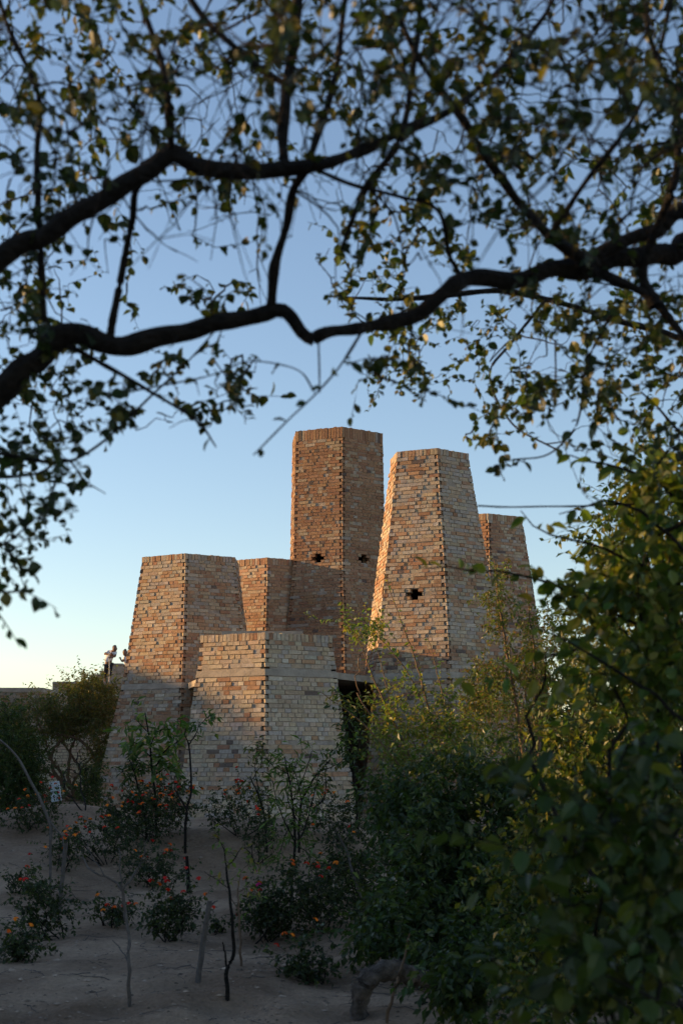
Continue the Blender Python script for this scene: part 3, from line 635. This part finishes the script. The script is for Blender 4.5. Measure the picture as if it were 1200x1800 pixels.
shrub('shrub', 'tall shrub with large broad leaves half lit yellow-green against the sky', 'shrub', (1.65, 4.7, 0),
      [(1160, 900, 4.6, 70, 80, .3, 2.5), (1100, 850, 4.7, 40, 30, .25, .5), (1180, 1040, 4.6, 80, 80, .3, 3), (1110, 1020, 4.6, 60, 60, .3, 1.0), (1170, 1180, 4.4, 80, 90, .3, 3), (1070, 1150, 4.5, 70, 50, .25, .8), (1010, 1040, 4.6, 50, 50, .2, .6)], 165, .054, col_of((.06, .10, .02), .3, (.15, .16, .03), .35), spacing=.042, stems=5, tmpl=LEAF8, singles=220, asp=.62, extra=NL, r0=.014, sub=1)
shrub('shrub', 'shaded shrub with very large dark oval leaves low beside the path', 'shrub', (1.25, 3.5, 0),
      [(1120, 1380, 3.5, 120, 110, .3, 3), (1150, 1560, 3.4, 110, 130, .3, 3.5), (990, 1520, 3.6, 110, 90, .25, 1.0), (1080, 1720, 3.3, 130, 90, .3, 2.6), (920, 1690, 3.5, 70, 60, .2, .5)], 125, .058, col_of((.034, .058, .012), .3, (.07, .08, .013), .22), spacing=.05, stems=6, tmpl=LEAF8, singles=200, asp=.66, r0=.010, sub=1)
# left background bush/tree, arching
shrub('arching_bush', 'big arching bush with sunlit fine leaves touching the mid-height tower', 'bush', (-6.3, 34.2, 0),
      [(165, 1225, 34, 50, 40, .9, 3), (120, 1240, 34, 60, 35, 1, 2.5), (60, 1265, 34, 70, 38, 1, 2.5), (185, 1290, 33.5, 26, 60, .7, 2), (20, 1300, 34, 50, 50, 1, 2), (40, 1335, 34, 32, 55, 1, 1.6), (180, 1360, 33, 20, 40, .5, 1), (150, 1195, 34, 20, 16, .5, .3), (130, 1280, 34, 50, 14, .8, 1.3)], 1300, .085, col_of((.075, .095, .03), .35, (.13, .115, .035), .3), wood=M_BARK2, spacing=.075, stems=7, asp=.42, r0=.05, sub=2,
      extra=[[(190, 1400, 8, 33.6), (172, 1340, 7, 33.6), (142, 1302, 5, 33.6), (100, 1290, 4, 33.6)], [(150, 1190, 2, 34), (146, 1176, 1.5, 34)]])
shrub('bush', 'dark green bush with long narrow leaves under the low building', 'bush', (-6.6, 27.5, 0),
      [(20, 1330, 27.5, 50, 60, .7, 3), (50, 1375, 27, 24, 45, .5, 1.2), (10, 1400, 27, 60, 40, .5, 2), (0, 1260, 28, 30, 30, .5, .6)], 420, .10, DG, spacing=.07, stems=6, asp=.3, r0=.03, sub=2)
shrub('bush', 'small upright green bush at the foot of the mid-height tower', 'bush', (*gp(160, 1432)[:2], 0),
      [(158, 1385, 23.6, 24, 40, .3, 1)], 130, .07, MG, spacing=.05, stems=4, asp=.4, r0=.012)

# flowering bushes
FL_V = []; FL_F = []
for i in range(9):
    a = rng.uniform(0, 6.28); e = rng.uniform(.1, 1.4); c = np.array([math.cos(a)*math.cos(e)*.36, math.sin(a)*math.cos(e)*.36, math.sin(e)*.3]); k = len(FL_V)
    n = unit(c+np.array([0, 0, .1])); u_ = unit(np.cross(n, [.3, .2, .9])); v_ = np.cross(n, u_)
    FL_V += [c+n*.05]+[c+(u_*math.cos(q)+v_*math.sin(q))*.24 for q in np.arange(5)*1.2566]; FL_F += [(k, k+1+j, k+1+(j+1) % 5) for j in range(5)]
FL_ME = new_mesh('flower', FL_V, FL_F, M_FLOWER)
FC = [(.80, .14, .008), (.72, .04, .01), (.85, .24, .01), (.60, .02, .015)]
LB = [(55, 1462, 62, 42, 150, 14, 'beside the grey dead branch'), (262, 1478, 110, 62, 420, 34, 'in a broad mound against the two front towers'), (425, 1468, 48, 42, 130, 9, 'at the foot of the low wide tower'), (190, 1520, 55, 45, 150, 9, 'behind the forked bare sapling'),
      (595, 1480, 70, 45, 190, 6, 'at the tower corner under the dark opening'), (108, 1530, 34, 34, 80, 8, 'around the leaning grey stake'), (30, 1570, 40, 22, 60, 3, 'low and flat on the bare slope'), (195, 1628, 34, 28, 70, 5, 'small, beside the forked sapling stem'),
      (300, 1655, 62, 40, 150, 6, 'between the forked sapling and the cut stake'), (378, 1640, 18, 14, 30, 2, 'tiny, beside the cut stake'), (100, 1650, 60, 60, 130, 1, 'loose and straggly by the sandy path'), (38, 1690, 42, 34, 90, 2, 'rounded, at the edge of the sandy path'), (470, 1655, 42, 36, 130, 4, 'with magenta heads near the thin stems'),
      (565, 1640, 80, 56, 330, 7, 'wide and mixed with the dark shrub'), (640, 1590, 70, 60, 260, 3, 'against the dense dark shrub'), (450, 1520, 36, 40, 90, 3, 'behind the twin dark stems'), (560, 1730, 50, 34, 120, 3, 'before the curved log'), (265, 1560, 60, 34, 130, 6, 'in the hollow behind the forked sapling')]
for (x, yb, rx, ry, n, nf, where) in LB:
    b = gp(x, yb); d = b[1]; n = int(n*.95); rx *= rng.uniform(1.0, 1.5); ry *= rng.uniform(1.0, 1.5)
    root, pl = shrub('flowering_bush', 'low dark-leaved bush with orange flower heads '+where, 'bush', b, [(x+rng.uniform(-.5, .5)*rx, yb-ry*rng.uniform(.45, 1.15), d, rx*rng.uniform(.45, .8), ry*rng.uniform(.55, .95), rx/F_PX*d*.6, 1) for _ in range(5)], n, .043, col_of((.028, .044, .017), .35, (.05, .068, .022), .2), spacing=.03, stems=6, asp=.6, r0=.008, group='orange-flowered bushes on the sandy bank', step=.05, sub=1)
    tips = [p for p in pl.poly if p[0][-1][2] > b[2]+.04]; tips.sort(key=lambda p: p[0][-1][2]-.5*p[0][-1][1]+rng.uniform(0, .5), reverse=True)
    for j in range(min(len(tips), int(nf*1.5))):
        p = tips[j][0][-1]; s = rng.uniform(.055, .075); M = Matrix.Translation(p) @ Matrix.Rotation(rng.uniform(0, 6), 4, 'Z') @ Matrix.Rotation(rng.uniform(.2, .8), 4, 'X') @ Matrix.Scale(s, 4)
        o = part_at('flower', FL_ME, root, M); c = (.45, .02, .14) if 'magenta' in where and j < 2 else FC[rng.integers(4)]; o.color = (*c, 1)

# saplings, stakes
def sapling(name, label, cat, stems, leaves=None, wood=M_BARK, leaf=.05, colf=MG, spacing=.05, asp=.5, start=.3, group=None, base=None, k=6):
    b = gp(*(base or stems[0][0][:2])); root = thing(name, label, cat, b, group); pl = Plant(root, wood=wood)
    for i, st in enumerate(stems):
        q = []
        for j, (x, y, wd) in enumerate(st):
            p = P(x, y, b[1]); 
            if not (i == 0 and j == 0): p[1] += rng.normal(0, .04)
            else: p = b.copy(); p[2] -= .05
            q.append([*p, wd/2/F_PX*b[1]])
        if i > 0:
            allp = np.concatenate([pp[0] for pp in pl.poly]); a = allp[((allp-np.array(q[0][:3]))**2).sum(1).argmin()]
            if np.linalg.norm(a-np.array(q[0][:3])) < .4: q[0][:3] = list(a)
        c, s = resample(np.array(q), .03); c[:, :3] += np.array([[mnoise.noise((float(v)*7+i, kk*3., b[0])) for kk in range(3)] for v in s])*(.003 if 'stake' in name else .012)
        pl.poly.append((c[:, :3], np.maximum(c[:, 3], .0012)))
        if leaves and i in leaves:
            twig_leaves(pl, c[:, :3], spacing, leaf, colf, .1, start, .9, asp, .4)
            Ls = np.linalg.norm(np.diff(c[:, :3], axis=0), axis=1).sum()
            for _ in range(int(Ls/(leaf*1.1))+2):
                m = len(c); q_ = c[rng.integers(min(m-1, int(m*start)), m), :3]; e_ = q_+rng.normal(0, leaf*1.3, 3)+np.array([0, 0, leaf*.3])
                pp = curve(q_, e_, 5, .12); pl.poly.append((pp, np.linspace(.002, .001, 5))); twig_leaves(pl, pp, spacing*.8, leaf, colf, .1, .15, .9, asp, .5)
    pl.build(LEAF2, 40, k, trunkname='stem', minpx=9); return root
sapling('sapling', 'bare pale sapling forking into three thin branches on the sand', 'sapling', [[(228, 1770, 7), (230, 1700, 7), (226, 1650, 6), (219, 1600, 6), (216, 1566, 6)], [(216, 1568, 5), (198, 1548, 4), (165, 1530, 3.5), (143, 1506, 2)], [(216, 1568, 4), (212, 1530, 3), (210, 1490, 2)], [(217, 1568, 5), (230, 1545, 4), (245, 1520, 3), (262, 1472, 2)], [(222, 1620, 3), (212, 1600, 2), (206, 1592, 1.5)], [(227, 1690, 3), (210, 1670, 2), (195, 1655, 1.2)], [(180, 1540, 2.5), (160, 1500, 1.5), (150, 1480, 1)], [(245, 1520, 2), (258, 1510, 1.5), (268, 1490, 1)]], wood=M_BARKP)
sapling('cut_stake', 'short cut branch stake leaning in the sand', 'stake', [[(346, 1731, 11), (355, 1670, 11), (363, 1620, 10), (369, 1584, 10)], [(366, 1600, 5), (374, 1588, 3), (382, 1584, 2)]], wood=M_BARKP)
sapling('sapling', 'dark crooked twin-stemmed sapling with a few yellowish leaves', 'sapling', [[(400, 1766, 9), (399, 1710, 8), (410, 1668, 7), (408, 1610, 6), (403, 1570, 5), (397, 1524, 4)], [(399, 1720, 5), (396, 1690, 4), (393, 1655, 2.5)], [(397, 1526, 3), (408, 1515, 2.5), (424, 1490, 1.5)], [(398, 1524, 3), (392, 1490, 2), (380, 1470, 1.2)], [(424, 1490, 1.5), (440, 1500, 1.5), (450, 1530, 1)], [(403, 1560, 2), (380, 1545, 1.5), (360, 1530, 1)]], {2, 3, 4, 5}, leaf=.045, colf=YG, spacing=.05)
sapling('sapling', 'thin straight grey stem with pale drooping leaves', 'sapling', [[(424, 1698, 5), (422, 1640, 4.5), (420, 1600, 4), (418, 1560, 3)], [(421, 1602, 3), (410, 1585, 2), (395, 1565, 1.2)], [(419, 1570, 2), (440, 1560, 2), (458, 1580, 1)], [(418, 1562, 2), (425, 1530, 1.5), (445, 1515, 1)]], {2, 3}, wood=M_BARK2, leaf=.05, colf=YG, spacing=.05, asp=.35)
sapling('stake', 'grey wooden stake leaning slightly on the bank', 'stake', [[(103, 1607, 8), (110, 1550, 8), (118, 1482, 8)]], wood=M_BARKP)
sapling('stake', 'dark short stake below the flower mound', 'stake', [[(331, 1569, 7), (331, 1540, 7), (329, 1505, 6)]], wood=M_BARK)
sapling('dead_branch', 'long bare dead branch leaning down onto the bank', 'branch', [[(88, 1590, 5), (88, 1500, 5), (86, 1442, 6), (52, 1370, 5), (20, 1320, 4), (-20, 1285, 3)], [(86, 1442, 4), (108, 1470, 2.5), (112, 1490, 2)]], wood=M_BARKP)
sapling('sapling', 'tall slender willowy sapling with narrow green leaves before the low tower', 'sapling', [[(510, 1608, 6), (514, 1540, 5.5), (518, 1470, 5), (512, 1400, 4), (500, 1330, 2)], [(514, 1500, 3), (540, 1440, 2.5), (560, 1360, 1.5)], [(516, 1480, 3), (490, 1420, 2), (478, 1370, 1.2)], [(513, 1410, 2.5), (535, 1360, 2), (548, 1320, 1)], [(518, 1450, 2), (505, 1400, 1.5), (525, 1330, 1)], [(515, 1440, 2), (500, 1470, 1.5), (488, 1520, 1)], [(516, 1490, 2), (540, 1500, 1.5), (550, 1540, 1)], [(506, 1360, 1.5), (480, 1345, 1), (465, 1330, 1)]], {0, 1, 2, 3, 4, 5, 6, 7}, leaf=.11, colf=col_of((.075, .125, .035), .3), spacing=.05, asp=.16, start=.1)
sapling('sapling', 'leafy young tree with drooping bright green leaves before the mid tower', 'sapling', [[(276, 1470, 5), (274, 1420, 5), (268, 1350, 4), (262, 1300, 3), (256, 1252, 2)], [(268, 1350, 3), (290, 1320, 2.5), (318, 1300, 1.5)], [(270, 1365, 3), (292, 1350, 2), (304, 1352, 1)], [(266, 1330, 2.5), (245, 1310, 2), (228, 1300, 1)], [(263, 1310, 2), (280, 1285, 1.5), (300, 1282, 1)], [(260, 1290, 2), (244, 1270, 1.5), (236, 1264, 1)], [(268, 1345, 2), (250, 1345, 1.5), (232, 1355, 1)]], {1, 2, 3, 4, 5, 6, 0}, leaf=.15, colf=col_of((.06, .11, .03), .3, (.12, .16, .04), .2), spacing=.05, asp=.36, start=.5)
sapling('sapling', 'slim sapling with fine hanging grey-green leaves before the mid tower', 'sapling', [[(262, 1480, 4), (252, 1420, 4), (240, 1370, 3), (230, 1335, 2)], [(240, 1372, 2), (222, 1355, 1.5), (212, 1360, 1)], [(236, 1355, 2), (245, 1340, 1.5), (250, 1350, 1)]], {0, 1, 2}, leaf=.11, colf=DG, spacing=.022, asp=.14, start=.45)
sapling('sapling', 'thin black-stemmed sapling with sparse leaf tufts before the gap between towers', 'sapling', [[(326, 1500, 6), (328, 1430, 5), (337, 1395, 4), (335, 1340, 3.5), (332, 1305, 3)], [(332, 1308, 2.5), (326, 1290, 2), (328, 1278, 1)], [(332, 1308, 2.5), (345, 1290, 2), (352, 1270, 1)], [(326, 1420, 4), (312, 1395, 3), (305, 1385, 2)], [(350, 1275, 1.5), (362, 1264, 1.5), (376, 1256, 1)]], {1, 2, 4}, leaf=.10, colf=col_of((.06, .11, .03), .3), spacing=.035, asp=.4)
sapling('sapling', 'spindly sapling with forked dark twigs before the low tower', 'sapling', [[(470, 1500, 4), (465, 1440, 4), (455, 1400, 3), (440, 1365, 2)], [(455, 1402, 2), (448, 1350, 1.5), (452, 1310, 1)], [(440, 1368, 1.5), (460, 1340, 1.5), (462, 1305, 1)]], {0, 1, 2}, leaf=.07, colf=MG, spacing=.05, asp=.45, start=.4)
sapling('sapling', 'slight branching sapling near the dark opening', 'sapling', [[(525, 1500, 5), (528, 1420, 5), (545, 1380, 4), (562, 1355, 3), (580, 1335, 2)], [(530, 1412, 3), (522, 1370, 2), (512, 1345, 1.2)], [(562, 1355, 2), (590, 1345, 1.5), (610, 1330, 1)], [(566, 1440, 3), (570, 1400, 2.5), (572, 1350, 1)]], {0, 1, 2, 3}, leaf=.07, colf=MG, spacing=.045, asp=.45, start=.45)
sapling('bent_stem', 'pale bent stem arching over the flowering bush', 'branch', [[(650, 1620, 5), (628, 1560, 5), (610, 1500, 4), (595, 1466, 3)]], wood=M_BARKP)
sapling('vine', 'leafy climbing vine in the dark opening between towers', 'vine', [[(630, 1475, 4), (626, 1400, 4), (620, 1330, 4), (612, 1270, 3), (606, 1225, 2)], [(622, 1350, 3), (632, 1290, 2), (628, 1240, 1.5)], [(624, 1380, 3), (612, 1330, 2), (606, 1290, 1.5)]], {0, 1, 2}, leaf=.10, colf=DG, spacing=.03, asp=.4, start=.25)
sapling('bare_stem', 'bare leaning stick beside the curved log', 'branch', [[(676, 1800, 7), (690, 1745, 6), (708, 1690, 5), (720, 1640, 3)]], wood=M_BARK2)
# curved log
def log():
    b = gp(640, 1792); d = b[1]
    root = thing('curved_log', 'weathered log arching out of the ground under the dark shrub', 'log', b)
    q = np.array([[*P(630, 1812, d), .064], [*P(632, 1765, d), .058], [*P(640, 1728, d), .068], [*P(680, 1706, d+.1), .062], [*P(725, 1718, d+.4), .056], [*P(775, 1735, d+.7), .042], [*P(815, 1790, d+.9), .04]])
    c, s = resample(q, .02); k = 14; V, Fc = tubes([(c[:, :3], c[:, 3])], k); V = V.copy()
    for i in range(len(V)):
        v = V[i]; cc = c[i//k, :3]; V[i] = cc+(v-cc)*(1+.45*mnoise.noise((v[0]*11, v[1]*11, v[2]*11))+.30*mnoise.noise((v[0]*34, v[1]*34, v[2]*34)))
    part('trunk', new_mesh('trunk', V, Fc, mat_surface('weathered_wood', (.11, .09, .075), .95, 14, .8, 1, 60, .1), smooth=True), root)
    fib = []
    for _ in range(420):
        i = rng.integers(4, len(c)-30); a = c[i, :3]+unit(rng.normal(0, 1, 3)+np.array([0, -.5, .8]))*c[i, 3]*1.0; e = a+(c[min(i+6, len(c)-1), :3]-c[i, :3])*rng.uniform(-.6, .8)+rng.normal(0, .022, 3); fib.append((curve(a, e, 4, .1), np.linspace(.003, .001, 4)))
    V, Fc = tubes(fib, 3); part('bark_fibres', new_mesh('bark_fibres', V, Fc, M_BARKP), root, 'stuff')
log()

# small sign behind the bushes
def sign():
    b = gp(99, 1425); d = b[1]; root = thing('small_sign', 'small white sign board tilted beside the arching bush', 'sign', b)
    c = P(98, 1391, d); u = np.array([.99, 0, .12]); up = np.array([-.12, 0, .99]); w_, h_ = .075, .15
    q = [c+u*sx*w_+up*sz*h_+np.array([0, sy*.01, 0]) for sy in (-1, 1) for sx, sz in ((-1, -1), (1, -1), (1, 1), (-1, 1))]
    part('board', new_mesh('board', q, [(0, 1, 2, 3), (7, 6, 5, 4), (0, 4, 5, 1), (1, 5, 6, 2), (2, 6, 7, 3), (3, 7, 4, 0)], mat_surface('white_paint', (.42, .45, .47), .5, 5, .04, 0)), root)
    g = c-up*.02+u*.01; q = [g+u*math.cos(a)*.028+up*math.sin(a)*.028+np.array([0, -.013, 0]) for a in np.arange(10)*.628]
    part('green_mark', new_mesh('green_mark', q, [tuple(range(10))], mat_surface('green_paint', (.05, .25, .09), .5, 5, .04, 0)), root)
    V, Fc = tubes([(np.array([b+np.array([0, .03, -.1]), c+np.array([0, .025, 0])]), [.012, .012])], 6); part('post', new_mesh('post', V, Fc, M_BARK2), root)
sign()

# ------------------------------------------------------------------ people
def skin_mesh(name, nodes_, edges, mat, sub=1):
    me = bpy.data.meshes.new(name); me.from_pydata([tuple(n[0]) for n in nodes_], edges, []); o = bpy.data.objects.new(name, me); COL.objects.link(o)
    md = o.modifiers.new('s', 'SKIN'); 
    for i, n in enumerate(nodes_):
        sv = me.skin_vertices[0].data[i]; sv.radius = (n[1], n[1]) if np.isscalar(n[1]) else n[1]; sv.use_root = (i == 0)
    o.modifiers.new('d', 'SUBSURF').levels = sub; o.modifiers['d'].render_levels = sub
    dg = bpy.context.evaluated_depsgraph_get(); m2 = bpy.data.meshes.new_from_object(o.evaluated_get(dg)); bpy.data.objects.remove(o)
    m2.materials.clear(); m2.materials.append(mat); m2.polygons.foreach_set('use_smooth', np.ones(len(m2.polygons), bool)); return m2
M_SKIN = mat_surface('skin', (.20, .105, .065), .6, 30, .06, 0); M_HAIR = mat_surface('hair', (.012, .010, .009), .6, 60, .2, 0)
M_SHIRT = mat_surface('white_cotton', (.72, .72, .74), .9, 8, .05, .3, 25); M_TROU = mat_surface('dark_trousers', (.018, .018, .022), .9, 12, .2, .3, 25)
def ball(c, r, mat, name, n=10):
    V = []; Fc = []
    for i in range(n+1):
        for j in range(2*n): t, p = math.pi*i/n, math.pi*j/n; V.append(np.array(c)+np.array([math.sin(t)*math.cos(p)*r[0], math.sin(t)*math.sin(p)*r[1], math.cos(t)*r[2]]))
    for i in range(n):
        for j in range(2*n): a, b = i*2*n+j, i*2*n+(j+1) % (2*n); Fc.append((a, b, b+2*n, a+2*n))
    return new_mesh(name, V, Fc, mat, smooth=True)
def people():
    d = 55.3; K = d/F_PX
    def Q(x, y, dy=0): p = P(x, y, d); p[1] += dy; return p
    def fingers(n, e, h, dirv):                # palm node h, five short chains
        side = unit(np.cross(dirv, [0, -1, .2]))
        for i in range(5):
            off = side*(i-1.5)*.017 if i < 4 else side*-.04; L_ = (.065, .075, .07, .055, .045)[i]; b0 = n[h][0]
            n.append((b0+off+dirv*(.03 if i < 4 else .0), .009)); n.append((b0+off*1.2+dirv*L_*.8+np.array([0, -.02, 0]), .008)); n.append((b0+off*1.2+dirv*L_+np.array([0, -.045, -.012]), .007)); k = len(n)
            e += [(h, k-3), (k-3, k-2), (k-2, k-1)]
    # person leaning over a pole
    root = thing('person', 'person in white shirt and dark trousers bending over a pale pole on the terrace', 'person', (*Q(191, 1200)[:2], 4.68), 'people on the terrace')
    z0 = 4.68; ft = lambda x, dy: np.array([(x-600)*K, d+dy, z0+.06])
    hip = Q(190, 1167); 
    n = [(hip, .12), (Q(191, 1159, -.03), .125), (Q(195, 1151, -.10), .14), (Q(199, 1146.5, -.16), .10), (Q(201.5, 1144.5, -.20), .05), (Q(203.2, 1142.6, -.23), .07), (Q(204, 1141, -.25), .085),
         (Q(187.5, 1168.5, .0), .09), (Q(186.5, 1182, -.06), .062), (ft(184.5, .05), .042), (ft(185.5, -.12), .035),
         (Q(195, 1168.5, -.02), .09), (Q(194.5, 1182, -.1), .062), (ft(192.5, .0), .042), (ft(193.5, -.17), .035),
         (Q(191.5, 1146.5, -.08), .06), (Q(185.5, 1150.5, -.22), .045), (Q(195.5, 1151.5, -.36), .03), (Q(196.2, 1151.8, -.40), .026),
         (Q(204, 1149, -.16), .055), (Q(205, 1155, -.26), .043), (Q(197.5, 1156.5, -.38), .03), (Q(196.4, 1157, -.41), .026)]
    e = [(0, 1), (1, 2), (2, 3), (3, 4), (4, 5), (5, 6), (0, 7), (7, 8), (8, 9), (9, 10), (0, 11), (11, 12), (12, 13), (13, 14), (2, 15), (15, 16), (16, 17), (17, 18), (2, 19), (19, 20), (20, 21), (21, 22)]
    fingers(n, e, 18, unit(np.array([.6, -.5, -.1]))); fingers(n, e, 22, unit(np.array([-.4, -.7, -.1])))
    part('body', skin_mesh('body', n, e, M_SKIN, 1), root)
    part('shirt', skin_mesh('shirt', [(Q(190, 1164.5), (.17, .135)), (Q(191, 1159, -.03), (.18, .145)), (Q(195, 1151, -.10), (.19, .155)), (Q(199, 1146.5, -.15), (.12, .12)), (Q(200.5, 1145.2, -.18), .07), (Q(191.5, 1146.5, -.08), .085), (Q(187.5, 1149, -.17), .075), (Q(204, 1149, -.16), .08), (Q(204.8, 1153, -.22), .07)], [(0, 1), (1, 2), (2, 3), (3, 4), (2, 5), (5, 6), (2, 7), (7, 8)], M_SHIRT, 2), root)
    part('trousers', skin_mesh('trousers', [(Q(190, 1166.5), (.165, .13)), (Q(187.5, 1169.5, 0), .105), (Q(186.5, 1182, -.06), .08), (np.array([(185-600)*K, d+.03, z0+.2]), .065), (Q(195, 1169.5, -.02), .105), (Q(194.5, 1182, -.1), .08), (np.array([(193-600)*K, d-.02, z0+.2]), .065)], [(0, 1), (1, 2), (2, 3), (0, 4), (4, 5), (5, 6)], M_TROU, 2), root)
    hc = Q(204, 1141.2, -.26); hd = ball(hc, (.085, .10, .12), M_SKIN, 'head'); h = part('head', hd, root)
    part('hair', ball(hc+np.array([-.012, .03, .03]), (.092, .095, .115), M_HAIR, 'hair'), h); part('hair_bun', ball(Q(204.3, 1136.4, -.2), (.045, .045, .045), M_HAIR, 'hair_bun'), h)
    part('nose', ball(hc+np.array([.035, -.105, -.01]), (.014, .018, .022), M_SKIN, 'nose', 5), h)
    for s in (-1, 1): part('eye', ball(hc+np.array([.03+s*.034, -.086, .012]), (.012, .009, .008), M_HAIR, 'eye', 5), h); part('ear', ball(hc+np.array([s*.086, .005, -.005]), (.012, .024, .034), M_SKIN, 'ear', 5), h)
    part('mouth', ball(hc+np.array([.03, -.092, -.055]), (.026, .008, .008), M_HAIR, 'mouth', 5), h)
    pr = thing('pole', 'pale thin upright pole held by the bending person', 'pole', (*Q(195.3, 1200, -.42)[:2], 4.68))
    a, b = Q(195.3, 1199, -.42), Q(195.8, 1149, -.42); a[2] = 4.68
    V, Fc = tubes([(np.array([a, b]), [.017, .017])], 8); part('shaft', new_mesh('shaft', V, Fc, mat_surface('pale_wood', (.55, .5, .42), .7, 8, .1, 0)), pr)
    V, Fc = tubes([(np.array([b, b+np.array([0, 0, .05])]), [.022, .016])], 8); part('grip', new_mesh('grip', V, Fc, M_BARK2), pr)
    # second person, half hidden
    root = thing('person', 'person in white top with hair in a bun, half hidden by the tower edge', 'person', (*Q(223, 1200, .3)[:2], 4.68), 'people on the terrace')
    hip = Q(224, 1170, .3); zf = lambda x, dy: np.array([(x-600)*K, d+dy, 4.74])
    n = [(hip, .12), (Q(223.5, 1163, .26), .12), (Q(222.5, 1156, .2), .13), (Q(221, 1152.5, .16), .06), (Q(219.8, 1149.5, .12), .07), (Q(219.3, 1148, .1), .08),
         (Q(221, 1171, .28), .09), (Q(220, 1184, .22), .062), (zf(221, .3), .042), (zf(220, .14), .035), (Q(227, 1171, .28), .09), (Q(227, 1184, .22), .062), (zf(227, .3), .042), (zf(227, .14), .035),
         (Q(217.5, 1157, .16), .055), (Q(215, 1163, .05), .043), (Q(213.4, 1159.5, -.1), .03), (Q(213, 1158, -.13), .026), (Q(227, 1156, .18), .055), (Q(229, 1163, .1), .04), (Q(226, 1168, -.02), .03), (Q(225, 1168.5, -.06), .026)]
    e = [(0, 1), (1, 2), (2, 3), (3, 4), (4, 5), (0, 6), (6, 7), (7, 8), (8, 9), (0, 10), (10, 11), (11, 12), (12, 13), (2, 14), (14, 15), (15, 16), (16, 17), (2, 18), (18, 19), (19, 20), (20, 21)]
    fingers(n, e, 17, unit(np.array([-.2, -.2, .9]))); fingers(n, e, 21, unit(np.array([-.5, -.6, -.3])))
    part('body', skin_mesh('body', n, e, M_SKIN, 1), root)
    part('top', skin_mesh('top', [(Q(223.8, 1168, .3), (.165, .13)), (Q(223.5, 1163, .26), (.17, .14)), (Q(222.5, 1156, .2), (.18, .15)), (Q(221.4, 1153.4, .17), .08), (Q(217.8, 1157, .16), .08), (Q(216.4, 1160, .1), .07), (Q(227, 1156, .18), .08), (Q(228, 1160, .14), .07)], [(0, 1), (1, 2), (2, 3), (2, 4), (4, 5), (2, 6), (6, 7)], M_SHIRT, 2), root)
    part('trousers', skin_mesh('trousers', [(Q(224, 1169.5, .3), (.16, .13)), (Q(221, 1172, .28), .105), (Q(220, 1184, .22), .08), (np.array([(220.6-600)*K, d+.28, 4.86]), .065), (Q(227, 1172, .28), .105), (Q(227, 1184, .22), .08), (np.array([(227-600)*K, d+.28, 4.86]), .065)], [(0, 1), (1, 2), (2, 3), (0, 4), (4, 5), (5, 6)], M_TROU, 2), root)
    hc = Q(219.2, 1147.6, .09); h = part('head', ball(hc, (.085, .10, .12), M_SKIN, 'head'), root)
    part('hair', ball(hc+np.array([.0, .03, .03]), (.095, .1, .115), M_HAIR, 'hair'), h); part('hair_bun', ball(Q(219.6, 1142, .13), (.05, .05, .045), M_HAIR, 'hair_bun'), h)
    part('nose', ball(hc+np.array([-.02, -.105, -.01]), (.014, .018, .022), M_SKIN, 'nose', 5), h)
    for s in (-1, 1): part('eye', ball(hc+np.array([-.02+s*.034, -.088, .012]), (.012, .009, .008), M_HAIR, 'eye', 5), h)
people()

# ------------------------------------------------------------------ unseen trees added west of the site to shade the lower ground
def shade_treeline():
    n = 26000; y = rng.uniform(-40, 110, n); x = rng.uniform(-46, -38, n)
    top = np.array([(3.02 if v > 24 else 2.25)+35*math.tan(SUN_E)+.55*mnoise.noise((float(v)*.16, 0, 0))+.35*mnoise.noise((float(v)*.6, 3, 0)) + 1.5*math.exp(-((float(v)-11)/3)**4) for v in y])
    z = top*rng.uniform(0, 1, n)**.8; p = np.stack([x, y, z], 1); s = .55
    V = p[:, None]+rng.normal(0, s, (n, 4, 3)); Fc = np.arange(4*n).reshape(n, 4)
    c = np.tile(np.array([.05, .08, .03]), (4*n, 1))
    o = link('shade_treeline', new_mesh('shade_treeline', V.reshape(-1, 3), Fc, M_LEAF, c), kind='stuff'); o['label'] = 'unseen belt of trees added to the west for its shade'; o['category'] = 'trees'
shade_treeline()
print('objects', len(bpy.data.objects), 'tris', sum(len(o.data.polygons) for o in bpy.data.objects if o.type == 'MESH'))
